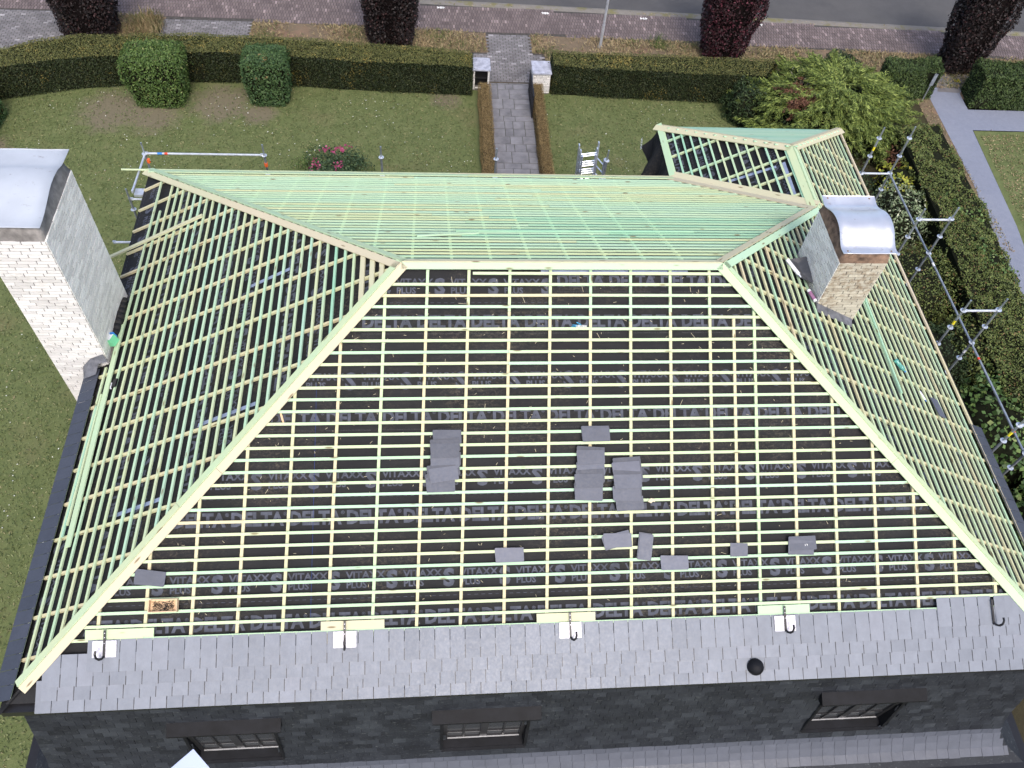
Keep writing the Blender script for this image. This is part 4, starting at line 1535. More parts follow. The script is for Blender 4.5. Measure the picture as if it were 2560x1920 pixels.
upright('lower of two slates lying upright beside the crossed pair', (3.585, 4.245), 0.12, 0.006)
upright('upper of two slates lying upright beside the crossed pair', (3.60, 4.262), 0.13, 0.014)
loose_slate('single slate right of the upright slates, level with the print', ((3.905, 4.61), (4.332, 4.618)), 0.006, 'loose slates on the battens', SLATEM)
upright('small square offcut of slate lying on the battens', (5.014, 4.45), 0.02, 0.006, .285, .21)
loose_slate('lower of two slates with chalk figures at the right of the battens', ((5.955, 4.38), (6.39, 4.37)), 0.006, 'loose slates on the battens')
upright('upper of two slates with chalk figures at the right of the battens', (5.945, 4.425), 0.05, 0.014, .42, .23)
loose_slate('tilted slate lying alone near the lower left hip', ((-3.838, 4.572), (-3.398, 4.630)), 0.006, 'loose slates on the battens')
ck = MB()
for (gv, gf), a0, s0, an in ((glyph_mesh('12', 0.06, 0.0), 6.20, 4.54, 0.0),):
    u = FR.u
    ck.add([FR.p(a0 + p[0], s0 - p[1], 0.0225) for p in gv], gf)
ck.build('chalk_figures', CHALK, bpy.data.objects['slate.001'] if False else None, label='chalk number written on the right hand slate', category='chalk mark')
for k, (a, s) in enumerate(((3.45, 3.80),)):
    g2 = MB()
    for q in range(9):
        aa = a + q * 0.02
        g2.box(0, random.uniform(.012, .03), -0.0025, .0025, 0, .001, frame(FR.u + FR.d * random.uniform(-1, 1), FR.n, FR.p(aa, s - .02 * math.sin(q), 0.032)))
    g2.build('chalk_scribble', CHALK, None, label='white chalk scribble on the lowest slate of the right column', category='chalk mark')

# nail box
bx = thing('nail_box', 'small open pine box resting on the battens near the lower left hip', 'box', FR.p(-3.42, 5.12))
Fm = frame(FR.u, (FR.n * 0.8 + Vector((0, 0, .35))).normalized(), FR.p(-3.62, 5.20, 0.01))
for (d0, nm) in (((0, .40, 0, .010, 0, .10), 'side'), ((0, .40, .17, .180, 0, .10), 'side'), ((0, .010, .010, .17, 0, .10), 'end'), ((.39, .40, .010, .17, 0, .10), 'end'), ((.01, .39, .010, .17, 0, .008), 'bottom')):
    g2 = MB()
    g2.box(*d0, Fm)
    g2.build(nm, RAWW, bx)
nl = thing('nails', 'dark heap of nails inside the small pine box', 'nails', FR.p(-3.42, 5.12, .02))
g2 = MB()
for _ in range(260):
    c_ = Fm @ Vector((random.uniform(.05, .33), random.uniform(.03, .15), random.uniform(.012, .03)))
    g2.tube(c_, c_ + Vector((random.uniform(-.03, .03), random.uniform(-.03, .03), .004)), 0.0025, 4)
g2.build('nail', BLACK, nl, kind='stuff')

# blue work glove: knit cuff and back, dipped fingers
gl = thing('glove', 'blue dipped work glove lying on the membrane under the upper battens', 'glove', FR.p(2.77, 1.03, HM))
Fm = frame(FR.u, FR.n, FR.p(2.63, 1.03, HM + 0.006))
g2 = MB()
n = 10
V = []
for (x, hw, hh) in ((0.10, .035, .012), (0.14, .042, .018), (0.20, .040, .018), (0.25, .034, .014), (0.28, .036, .010)):
    V.append((x, hw, hh))
for i, (x, hw, hh) in enumerate(V):
    pass
vs, fs = [], []
for (x, hw, hh) in V:
    for k in range(n):
        an = 2 * math.pi * k / n
        vs.append(Fm @ Vector((x, hw * math.cos(an), 0.012 + hh * math.sin(an))))
for j in range(len(V) - 1):
    fs += [(j * n + k, j * n + (k + 1) % n, (j + 1) * n + (k + 1) % n, (j + 1) * n + k) for k in range(n)]
fs += [tuple(range(n)), tuple(range((len(V) - 1) * n, len(V) * n))[::-1]]
ob('cuff', vs, fs, GLOVEW, gl, True)
for q, (yy, ln, an) in enumerate(((.030, .085, .10), (.011, .10, .03), (-.010, .10, -.04), (-.030, .085, -.13))):
    g2 = MB()
    p0 = Vector((0.13, yy, .012))
    p1 = p0 + Vector((-ln * .55, ln * .55 * an, .004))
    p2 = p0 + Vector((-ln * 1.0, ln * an * 1.1, -.003))
    g2.tube(Fm @ p0, Fm @ p1, 0.011, 8, .0105)
    g2.tube(Fm @ p1, Fm @ p2, 0.0105, 8, .007)
    g2.build('finger', GLOVEB, gl, True)
g2 = MB()
g2.tube(Fm @ Vector((.19, .03, .012)), Fm @ Vector((.14, .07, .012)), .012, 8, .010)
g2.tube(Fm @ Vector((.14, .07, .012)), Fm @ Vector((.11, .078, .010)), .010, 8, .007)
g2.build('thumb', GLOVEB, gl, True)

# loose timber
def plank(label, F, a0, s0, a1, s1, w_, t_, h, mat, name='loose_batten', cat='timber'):
    o = board(name, F.p(a0, s0, h), F.p(a1, s1, h), w_, t_, F.n, mat, None)
    o['label'] = label
    o['category'] = cat
    return o


plank('loose yellow plank lying up the left slope and jutting over the eave', LF, 3.147, 6.78, 3.215, 4.46, 0.075, 0.035, 0.045, PALE, 'loose_plank', 'plank')
plank('long wide pale board lying along the foot of the left slope', LF, 1.05, 5.90, -3.40, 5.82, 0.11, 0.022, 0.026, GREEN, 'loose_plank', 'plank')
plank('long narrow batten lying beside the wide board on the left slope', LF, -0.70, 6.0, -3.19, 5.99, 0.035, 0.026, 0.034, TURQ)
plank('second narrow batten lying next to the slates of the left eave', LF, -0.5, 5.955, -3.0, 5.945, 0.035, 0.026, 0.034, GREEN)
plank('turquoise batten lying loose on the right slope beside the plastic bottle', RT, 0.974, 4.06, -1.264, 4.0, 0.05, 0.026, 0.032, TURQ)
plank('pale blue batten lying skew on the street slope near the ridge', BK, 0.22, 1.42, 1.3, 1.62, 0.05, 0.03, 0.034, MINT)
plank('long turquoise batten lying along the street slope below the skew one', BK, 0.9, 1.75, 5.2, 1.80, 0.05, 0.03, 0.034, TURQ)
plank('short offcut of batten lying under the battens beside the left hip', FR, -1.86, 2.22, -1.78, 2.50, 0.028, 0.02, HM + 0.028, RAWW)

g2 = MB()
g2.prism([(0, -.11), (.40, -.10), (.42, .10), (.02, .11)], .008, frame(RT.u * -0.8 + RT.d * 0.12, RT.n, RT.p(-1.02, 5.08, .012)))
g2.build('slate', SLATE2, None, label='single dark slate lying on the lower right slope near the eave', category='slate', group='loose slates on the battens')
# crumpled plastic bottle on the right slope
bt = thing('plastic_bottle', 'crumpled clear teal plastic bottle on the right slope battens', 'bottle', RT.p(-0.58, 4.28))
P, Q = RT.p(-0.47, 4.20, 0.045), RT.p(-0.68, 4.39, 0.045)
Fm = frame(Q - P, RT.n, P)
Rz = Fm @ Matrix(((0, 0, 1, 0), (1, 0, 0, 0), (0, 1, 0, 0), (0, 0, 0, 1)))
g2 = MB()
g2.lathe([(0.030, 0.0), (0.040, 0.012), (0.042, 0.05), (0.034, 0.075), (0.040, 0.10), (0.031, 0.13), (0.039, 0.16), (0.041, 0.20), (0.026, 0.235), (0.013, 0.26), (0.013, 0.275)], Rz, 12)
for v_ in g2.v:
    v_ += Vector((random.uniform(-.006, .006), random.uniform(-.006, .006), random.uniform(-.006, .006)))
g2.build('bottle_body', BOTTLE, bt, True)
g2 = MB()
g2.lathe([(0.016, 0.272), (0.016, 0.292)], Rz, 10)
g2.build('bottle_cap', BLUP, bt)


def canister(label, F, a0, s0, a1, s1, r, h, m_body, m_top, name='sealant_can', cat='can', m_print=None):
    P, Q = F.p(a0, s0, h), F.p(a1, s1, h)
    root = thing(name, label, cat, P)
    L = (Q - P).length
    Rz_ = frame(Q - P, F.n, P) @ Matrix(((0, 0, 1, 0), (1, 0, 0, 0), (0, 1, 0, 0), (0, 0, 0, 1)))
    g3 = MB()
    g3.lathe([(r * .9, 0), (r, .008), (r, L * .80), (r * .86, L * .84)], Rz_, 14)
    g3.build('can_body', m_body, root, False)
    g3 = MB()
    g3.lathe([(r * .5, L * .84), (r * .5, L * .93), (r * .3, L)], Rz_, 10)
    g3.build('nozzle', m_top, root)
    if m_print:
        g3 = MB()
        g3.lathe([(r * 1.01, L * .15), (r * 1.01, L * .70)], Rz_, 14)
        g3.build('label_band', m_print, root)
    return root


canister('white foam can lying left of the grey tray beside the right chimney', RT, 0.92, 1.83, 0.60, 2.08, 0.034, 0.04, WHT, GALVL)
canister('white and magenta printed cartridge beside the foot of the right chimney', RT, 0.34, 2.16, 0.06, 2.28, 0.033, 0.045, WHT, GREYP, 'sealant_cartridge', 'cartridge', MAGENTA)
canister('slim white marker tube caught between battens of the right slope', RT, -0.98, 4.72, -1.18, 4.80, 0.016, 0.0, WHT, BLUP, 'marker_tube', 'tube')

# grey folded tray of flashing leaning on the right chimney
ft = thing('flashing_tray', 'dark grey folded flashing tray leaning against the right chimney', 'tray', (7.05, 0.85, 7.4))
g2 = MB()
P0 = RT.p(1.02, 1.98, 0.03)
pts_ = [RT.p(1.02, 1.98, 0.02), RT.p(0.60, 2.02, 0.03), RT.p(0.50, 2.26, 0.10), RT.p(0.62, 2.36, 0.26), RT.p(0.98, 2.34, 0.28), RT.p(1.06, 2.22, 0.18), RT.p(0.72, 2.14, 0.05), RT.p(0.95, 2.12, 0.05)]
g2.add(pts_ + [p + Vector((0.012, 0.0, -0.012)) for p in pts_], [(0, 1, 6, 7), (1, 2, 6), (2, 3, 6), (3, 4, 7, 6), (4, 5, 7), (5, 0, 7), (8, 15, 14, 9), (9, 14, 10), (10, 14, 11), (11, 14, 15, 12), (12, 15, 13), (13, 15, 8),
                                                                          (0, 8, 9, 1), (1, 9, 10, 2), (2, 10, 11, 3), (3, 11, 12, 4), (4, 12, 13, 5), (5, 13, 8, 0)])
g2.build('tray_sheet', GREYP, ft)

# green sealant tub and black roll beside the left chimney
tb = thing('sealant_tub', 'small light green tub with a blue lid against the foot of the left chimney', 'tub', (-5.28, 0.62, 5.68))
Fm = frame((0.3, 0.95, 0.0), (-0.45, 0.15, 0.9), (-5.30, 0.55, 5.72))
g2 = MB()
g2.box(0, .16, -0.09, .09, 0, .15, Fm)
g2.build('tub_body', LGREEN, tb)
g2 = MB()
g2.box(.02, .15, -.08, .08, .151, .16, Fm)
g2.build('tub_label', WHT, tb)
g2 = MB()
g2.box(.165, .20, -.06, .06, .06, .17, Fm)
g2.build('tub_lid', BLUP, tb)
rl = thing('membrane_roll', 'slumped roll of black membrane lying between left chimney and battens', 'roll', (-5.15, 1.1, 5.75))
g2 = MB()
for q in range(7):
    a = 0.78 + q * 0.13
    P, Q = LF.p(a, 5.98 - 0.02 * (q % 2), 0.05), LF.p(a + 0.13, 5.98 - 0.02 * ((q + 1) % 2), 0.05)
    r1, r2 = .05 + .035 * math.sin((q + .3) / 7 * math.pi), .05 + .035 * math.sin((q + 1.3) / 7 * math.pi)
    g2.tube(P, Q, r1, 10, r2)
g2.build('roll_body', MEMB, rl, True)
cb = thing('cable_clip', 'black clamp with a white hook on a batten near the left chimney', 'clamp', LF.p(-0.30, 5.72))
g2 = MB()
g2.box(0, 0.16, -0.04, 0.04, 0, 0.03, frame(LF.u, LF.n, LF.p(-0.42, 5.70, 0.003)))
g2.build('clamp_body', BLACK, cb)
g2 = MB()
g2.tube(LF.p(-.44, 5.765, .03), LF.p(-.32, 5.765, .03), .008, 6)
g2.tube(LF.p(-.44, 5.765, .03), LF.p(-.455, 5.74, .03), .008, 6)
g2.build('clamp_hook', WHT, cb)
# split chip of wood lying on the front battens and offcuts
for lab, (a, s), sz in (('small pale splintered wood block on the battens right of the slates', (3.80, 3.768), .05),):
    g2 = MB()
    g2.prism([(-.05, -.02), (0.0, -.045), (.03, -.02), (.06, -.03), (.05, .02), (.0, .03), (-.03, .012)], .02, frame(FR.u, FR.n, FR.p(a, s, .002)))
    g2.build('wood_chip', PALE, None, label=lab, category='wood chip')
# roofing membrane drape hanging off the wing eave
dr = thing('membrane_drape', 'loose black printed membrane hanging from the left eave of the wing', 'membrane', (5.85, 6.5, 4.6))
V, Fc = [], []
nu, nv = 14, 10
for i in range(nu + 1):
    f = i / nu
    yy = 5.72 + f * 1.72
    lenz = 0.75 + 0.65 * math.sin(f * 3.1 + .3) * (0.6 + .4 * math.sin(f * 9)) + (0.25 if 0.15 < f < 0.45 else 0)
    for j in range(nv + 1):
        q = j / nv
        out = 0.02 + 0.42 * q * (0.55 + 0.45 * math.sin(f * 11 + q * 2)) + 0.03 * math.sin(f * 23)
        V.append((XWL + 0.04 - out, yy + 0.10 * q * math.sin(f * 7), Z0 - H - 0.02 - lenz * q))
for i in range(nu):
    Fc += [(i * (nv + 1) + j, (i + 1) * (nv + 1) + j, (i + 1) * (nv + 1) + j + 1, i * (nv + 1) + j + 1) for j in range(nv)]
o = ob('drape_sheet', V, Fc, MEMB, dr, True)
vs, fs = [], []
for (gv, gf), a0, b0 in ((glyph_mesh('VITAX', 0.10, 0.003), 0.0, 0.0),):
    Mx_ = frame((-0.10, -0.80, -0.45), (-0.93, 0.05, 0.35), (5.60, 7.22, Z0 - H - 0.18))
    vs = [Mx_ @ Vector((p[0], p[1], 0.03)) for p in gv]
    fs = gf
ob('lettering', vs, fs, WHT, o, kind='stuff')

# corner of the lift platform that carries the camera, below the eave line
lp = thing('lift_platform', 'pale blue white corner of a lift platform at the bottom edge', 'platform', (-0.1, -9.0, 15.5))
ctr = Vector((-0.128, -8.772, 7.51 + Z0))
cdir = Vector((-0.286, 0.253, -1.09)).normalized()
xa = Vector((0.72, 0.05, -0.2))
Fm = frame(xa, -cdir, ctr)
g2 = MB()
g2.prism([(0, 0), (-0.26, -0.22), (0.0, -0.46), (0.24, -0.26)], 0.02, Fm)
g2.build('platform_panel', PANELW, lp)
g2 = MB()
g2.tube(Fm @ Vector((0, -0.30, -0.01)), (-0.2, -10.6, 15.4), 0.03, 8)
g2.tube((-0.2, -10.6, 15.4), (-0.6, -16.0, 0.0), 0.09, 10)
g2.build('boom', GALVL, lp)

# ================================================================== VEGETATION


def leaf_mesh(name, P, Nn, size, aspect, mat, along=None, jitter=0.7, srange=(0.65, 1.3)):
    """one diamond-shaped leaf per sample point"""
    n = len(P)
    d = Nn + rng.normal(0, jitter, (n, 3))
    d /= np.linalg.norm(d, axis=1)[:, None] + 1e-9
    if along is None:
        r = rng.normal(0, 1, (n, 3))
    else:
        r = along + rng.normal(0, 0.35, (n, 3))
    tt = r - d * (r * d).sum(1)[:, None]
    tt /= np.linalg.norm(tt, axis=1)[:, None] + 1e-9
    bb = np.cross(d, tt)
    L = (size * rng.uniform(*srange, n))[:, None]
    Wd = L * aspect
    if along is None and n > 2000 and size > .045:
        st_ = rng.uniform(0, 1, n) < 0.03
        P = P + (Nn / (np.linalg.norm(Nn, axis=1)[:, None] + 1e-9)) * (st_ * np.abs(rng.normal(0, .07, n)))[:, None]
    V = np.empty((n, 4, 3))
    V[:, 0] = P - tt * L / 2
    V[:, 1] = P + bb * Wd / 2 + d * L * 0.06
    V[:, 2] = P + tt * L / 2
    V[:, 3] = P - bb * Wd / 2 + d * L * 0.06
    me = bpy.data.meshes.new(name)
    me.vertices.add(4 * n)
    me.vertices.foreach_set('co', V.reshape(-1))
    me.loops.add(4 * n)
    me.loops.foreach_set('vertex_index', np.arange(4 * n, dtype=np.int32))
    me.polygons.add(n)
    me.polygons.foreach_set('loop_start', np.arange(0, 4 * n, 4, dtype=np.int32))
    me.polygons.foreach_set('loop_total', np.full(n, 4, dtype=np.int32))
    me.materials.append(mat)
    me.update()
    me.validate()
    return me


def leaves(name, P, Nn, size, aspect, mat, parent, **kw):
    kind = kw.pop('kind', None)
    o = bpy.data.objects.new(name, leaf_mesh(name, np.asarray(P, float), np.asarray(Nn, float), size, aspect, mat, **kw))
    return link(o, parent, kind=kind)


def lump(P, amp, f=1.6):
    ph = np.array([1.3, 4.1, 2.2, 0.4, 5.0, 3.3])
    s = (np.sin(P[:, 0] * f * 2.1 + ph[0]) * np.sin(P[:, 1] * f * 1.7 + ph[1]) + np.sin(P[:, 2] * f * 2.6 + ph[2] + P[:, 0] * f)
         + 0.6 * np.sin(P[:, 0] * f * 5.1 + ph[3]) * np.sin(P[:, 1] * f * 4.3 + P[:, 2] * f * 3 + ph[4]))
    return amp * s / 2.0


def interp(poly, t_):
    poly = np.asarray(poly, float)
    d = np.r_[0, np.cumsum(np.linalg.norm(np.diff(poly, axis=0), axis=1))]
    return np.stack([np.interp(t_ * d[-1], d, poly[:, k]) for k in (0, 1)], 1)


def hedge(name, label, near, far, h, dens, leaf, asp, mat_side, mat_top, core=CORE, cat='hedge', zvar=0.035, group=None):
    near, far = np.asarray(near, float), np.asarray(far, float)
    root = thing(name, label, cat, (float(near[:, 0].mean()), float((near[:, 1].mean() + far[:, 1].mean()) / 2), 0), group)
    L = np.linalg.norm(np.diff(near, axis=0), axis=1).sum()
    Wd = float(np.linalg.norm(far.mean(0) - near.mean(0)))
    ns = 40
    ts = np.linspace(0, 1, ns + 1)
    a, b_ = interp(near, ts), interp(far, ts)
    c_ = (b_ - a) / np.linalg.norm(b_ - a, axis=1)[:, None] * 0.05
    V, Fc = [], []
    for i in range(ns + 1):
        V += [(*(a[i] + c_[i]), 0.0), (*(a[i] + c_[i]), h - 0.05), (*(b_[i] - c_[i]), h - 0.05), (*(b_[i] - c_[i]), 0.0)]
    for i in range(ns):
        k = i * 4
        Fc += [(k, k + 4, k + 5, k + 1), (k + 1, k + 5, k + 6, k + 2), (k + 2, k + 6, k + 7, k + 3)]
    Fc += [(0, 1, 2, 3), (ns * 4 + 3, ns * 4 + 2, ns * 4 + 1, ns * 4)]
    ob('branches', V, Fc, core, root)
    # sides
    PP, NN = [], []
    for (line, sgn) in ((near, -1), (far, 1)):
        n = int(L * h * dens * (1.0 if sgn < 0 else 0.4))
        t_ = rng.uniform(0, 1, n)
        p2 = interp(line, t_)
        z = rng.uniform(0.0, h, n)
        nr = interp(near, t_) - interp(far, t_)
        nr = nr / np.linalg.norm(nr, axis=1)[:, None] * (1 if sgn < 0 else -1)
        P = np.c_[p2, z]
        Nn = np.c_[nr, np.full(n, 0.15)]
        PP.append(P + Nn * (lump(P, 0.05 + max(0, zvar - .04) * 1.2) + rng.normal(0, .02, n))[:, None])
        NN.append(Nn)
    for (t0, sgn) in ((0.0, -1), (1.0, 1)):
        n = int(Wd * h * dens)
        f = rng.uniform(0, 1, n)
        p2 = interp(near, np.full(n, t0)) * (1 - f[:, None]) + interp(far, np.full(n, t0)) * f[:, None]
        tg = (near[-1] - near[0]) / np.linalg.norm(near[-1] - near[0]) * sgn
        Nn = np.tile(np.r_[tg, 0.15], (n, 1))
        P = np.c_[p2, rng.uniform(0, h, n)]
        PP.append(P + Nn * rng.normal(0, .02, n)[:, None])
        NN.append(Nn)
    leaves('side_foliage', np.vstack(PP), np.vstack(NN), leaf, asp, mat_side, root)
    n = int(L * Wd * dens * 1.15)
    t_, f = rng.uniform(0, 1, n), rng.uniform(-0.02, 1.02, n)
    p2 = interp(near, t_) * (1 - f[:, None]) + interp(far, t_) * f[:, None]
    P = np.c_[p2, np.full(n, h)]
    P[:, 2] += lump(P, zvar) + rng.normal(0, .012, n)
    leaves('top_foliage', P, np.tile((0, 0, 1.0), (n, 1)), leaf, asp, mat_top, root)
    return root


hedge('clipped_hedge', 'long clipped yew hedge curving round the left of the front garden', [(-14.6, 14.55), (-13.4, 15.40), (-11.3, 16.0), (-8.0, 16.5), (-6.0, 16.55), (-4.26, 16.45), (-2.49, 16.3), (1.93, 16.12)],
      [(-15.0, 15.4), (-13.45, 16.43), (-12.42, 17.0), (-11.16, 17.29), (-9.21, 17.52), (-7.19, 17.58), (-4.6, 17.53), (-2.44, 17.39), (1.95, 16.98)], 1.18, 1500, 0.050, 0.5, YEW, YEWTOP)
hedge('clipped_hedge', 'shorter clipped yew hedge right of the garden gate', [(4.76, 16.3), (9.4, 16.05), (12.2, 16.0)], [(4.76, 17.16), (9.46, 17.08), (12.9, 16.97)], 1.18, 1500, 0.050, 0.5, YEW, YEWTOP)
hedge('dry_hedge', 'low withered brown hedge along the left side of the garden path', [(2.06, 6.5), (2.20, 16.2)], [(2.44, 6.5), (2.58, 16.2)], 0.50, 2600, 0.045, 0.22, DRYH, DRYH, CORED)
hedge('dry_hedge', 'low withered brown hedge along the right side of the garden path', [(3.98, 6.5), (4.08, 16.25)], [(4.38, 6.5), (4.42, 16.25)], 0.50, 2600, 0.045, 0.22, DRYH, DRYH, CORED)
hedge('conifer_hedge', 'dark green conifer hedge beyond the blue gravel drive', [(20.4, 16.05), (27, 15.85)], [(20.5, 17.2), (27, 16.9)], 1.3, 900, 0.10, 0.28, CONIF, CONIF, zvar=0.08)
hedge('conifer_hedge', 'short dark conifer hedge between juniper and blue drive entrance', [(16.9, 16.45), (19.0, 16.55)], [(17.1, 17.35), (19.15, 17.35)], 1.2, 1100, 0.09, 0.3, CONIF, CONIF, zvar=0.08)
hedge('boundary_hedge', 'long mixed boundary hedge between the house and the blue drive', [(17.75, 13.6), (17.65, 8.9), (16.2, -6.0)], [(16.1, 13.2), (15.95, 8.9), (14.6, -6.0)], 1.15, 900, 0.065, 0.5, MIDS, MIDS, zvar=0.20)
hedge('privet_hedge', 'dark leafy hedge end at the far left edge of the lawn', [(-13.2, 12.6), (-13.1, 14.6)], [(-15, 12.6), (-14.5, 14.6)], 1.2, 900, 0.07, 0.5, PRIV, PRIV)


def blob(root, c, r, n, size, asp, mat, shape='dome', jitter=0.7, lumpa=0.12, base=0.0, power=2.5, core=CORE, along_up=False, inner=0.25, part='crown'):
    """leafy mass with an uneven outline; c = ground point, r = (rx, ry, height)"""
    u = rng.uniform(0, 2 * np.pi, n)
    v = np.arccos(rng.uniform(-0.15 if shape == 'dome' else -1, 1, n))
    d = np.c_[np.sin(v) * np.cos(u), np.sin(v) * np.sin(u), np.cos(v)]
    e = 2.0 / power
    sg = np.sign(d) * np.abs(d) ** e
    q = rng.uniform(1 - inner, 1.03, n)[:, None]
    hz = r[2] if shape == 'dome' else r[2] / 2
    P = sg * q * np.array((r[0], r[1], hz))
    P *= (1 + lump(P + np.array((c[0], c[1], 0.0))[None, :] * 1.7, lumpa, 2.2))[:, None]
    P += np.array((c[0], c[1], base + (0 if shape == 'dome' else hz)))
    P[:, 2] = np.maximum(P[:, 2], base + 0.02)
    Nn = d / np.array((r[0], r[1], hz))
    Nn /= np.linalg.norm(Nn, axis=1)[:, None]
    leaves(part, P, Nn, size, asp, mat, root, jitter=jitter, along=(np.c_[d[:, 0], d[:, 1], np.full(n, 0.3)] if along_up else None))
    if core is not None:
        V, Fc = [], []
        nu, nv = 20, 10
        for j in range(nv + 1):
            vv = (math.pi / 2 if shape == 'dome' else math.pi) * j / nv
            for i in range(nu):
                uu = 2 * math.pi * i / nu
                dd = np.array((math.sin(vv) * math.cos(uu), math.sin(vv) * math.sin(uu), math.cos(vv)))
                s_ = np.sign(dd) * np.abs(dd) ** e * 0.80 * np.array((r[0], r[1], hz))
                V.append((c[0] + s_[0], c[1] + s_[1], base + s_[2] + (0 if shape == 'dome' else hz)))
        for j in range(nv):
            Fc += [(j * nu + i, j * nu + (i + 1) % nu, (j + 1) * nu + (i + 1) % nu, (j + 1) * nu + i) for i in range(nu)]
        ob('branches', V, Fc, core, root, True)


def stem(root, c, r, h, mat=BARK):
    g3 = MB()
    g3.tube((c[0], c[1], -0.02), (c[0] + .03, c[1], h), r, 8, r * 0.6)
    g3.build('trunk', mat, root)


# two clipped topiary blocks in front of the hedge
def topiary(label, x0, x1, y0, y1, h, mat, n):
    cx, cy = (x0 + x1) / 2, (y0 + y1) / 2
    root = thing('topiary_bush', label, 'bush', (cx, cy, 0))
    stem(root, (cx, cy), 0.07, 0.6)
    u = rng.uniform(0, 2 * np.pi, n)
    z = rng.uniform(0, 1, n)
    top = rng.uniform(0, 1, n) < 0.34
    pw = 0.34
    sq = np.maximum(np.abs(np.cos(u)), np.abs(np.sin(u)))
    kx, ky = np.cos(u) / sq, np.sin(u) / sq
    u2 = np.arctan2(ky, kx)
    rnd_ = 0.86 + 0.14 * np.minimum(1, 1.55 - np.abs(kx * ky) * 1.1)
    cs, sn = kx * np.where(np.abs(kx * ky) > .55, rnd_, 1), ky * np.where(np.abs(kx * ky) > .55, rnd_, 1)
    wz = 0.80 + 0.20 * np.minimum(1, z * 1.5) - 0.10 * np.clip((z - 0.86) / 0.14, 0, 1) ** 2
    rr = np.where(top, np.sqrt(rng.uniform(0, 1, n)), wz)
    hx, hy = (x1 - x0) / 2, (y1 - y0) / 2
    P = np.c_[cx + cs * hx * rr * np.where(top, .93, 1), cy + sn * hy * rr * np.where(top, .93, 1), np.where(top, h - 0.10 * rr ** 4, z * (h - .03) + .02)]
    Nn = np.where(top[:, None], np.array((0, 0, 1.0))[None, :], np.c_[cs, sn, np.full(n, .1)])
    P += Nn * (lump(P, 0.035, 2) + rng.normal(0, .02, n))[:, None]
    leaves('crown', P, Nn, 0.075, 0.55, mat, root)
    g3 = MB()
    nn = 24
    V = []
    for (zz, f) in ((0.05, .72), (h * .5, .90), (h * .88, .90), (h - .06, .80)):
        for k in range(nn):
            a = 2 * math.pi * k / nn
            cc_, s_ = math.cos(a), math.sin(a)
            V.append((cx + math.copysign(abs(cc_) ** pw, cc_) * hx * f, cy + math.copysign(abs(s_) ** pw, s_) * hy * f, zz))
    Fc = [(j * nn + k, j * nn + (k + 1) % nn, (j + 1) * nn + (k + 1) % nn, (j + 1) * nn + k) for j in range(3) for k in range(nn)]
    Fc.append(tuple(range(3 * nn, 4 * nn)))
    ob('branches', V, Fc, CORE, root)


topiary('larger bright green clipped bush standing in front of the left hedge', -9.36, -7.46, 14.92, 16.40, 1.74, BOXL, 12000)
topiary('smaller dark green clipped bush with browned top in front of the left hedge', -5.62, -4.16, 15.14, 16.45, 1.65, PRIV, 10000)

# columns of copper beech along the street
def beech(label, c, h, r0, r1, mat):
    root = thing('copper_beech', label, 'tree', (c[0], c[1], 0), 'copper beeches along the street')
    stem(root, c, 0.10, 2.0)
    n = 17000
    z = rng.uniform(0, 1, n)
    u = rng.uniform(0, 2 * np.pi, n)
    zz = 0.12 + z * (h - .12)
    rad = (r0 + (r1 - r0) * np.clip(zz / 2.3, 0, 1)) * np.clip((1 - np.clip((zz - h * .75) / (h * .25), 0, 1) ** 2.2), 0.02, 1) ** .5
    rad *= rng.uniform(0.86, 1.02, n)
    cs, sn = np.cos(u), np.sin(u)
    pw = 0.62
    P = np.c_[c[0] + np.sign(cs) * np.abs(cs) ** pw * rad, c[1] + np.sign(sn) * np.abs(sn) ** pw * rad * .82, zz]
    Nn = np.c_[cs, sn, np.full(n, .15)]
    P += Nn * lump(P, 0.07, 1.8)[:, None]
    leaves('crown', P, Nn, 0.085, 0.62, mat, root, jitter=.8)
    nn = 20
    V = []
    for q in (0.03, .2, .45, .7, .85, .97):
        z_ = 0.12 + q * (h - .12)
        r_ = (r0 + (r1 - r0) * min(1, z_ / 2.3)) * max(.05, (1 - max(0, (z_ - h * .75) / (h * .25)) ** 2.2)) ** .5 * .84
        V += [(c[0] + r_ * math.cos(k * 2 * math.pi / nn), c[1] + r_ * .82 * math.sin(k * 2 * math.pi / nn), z_) for k in range(nn)]
    Fc = [(j * nn + k, j * nn + (k + 1) % nn, (j + 1) * nn + (k + 1) % nn, (j + 1) * nn + k) for j in range(5) for k in range(nn)]
    ob('branches', V, Fc, COREB, root)


beech('leftmost dark copper beech column behind the curved end of the hedge', (-11.4, 19.3), 4.6, 0.88, 1.15, BEECH)
beech('blackish copper beech column behind the hedge left of the garden gate', (-0.9, 19.3), 4.6, 0.80, 1.10, BEECH)
beech('reddest copper beech column, right of the lamp post', (11.45, 18.95), 4.8, 0.72, 1.12, BEECHR)
beech('rightmost copper beech column beside the blue drive entrance', (20.75, 18.55), 4.8, 0.66, 1.05, BEECH)

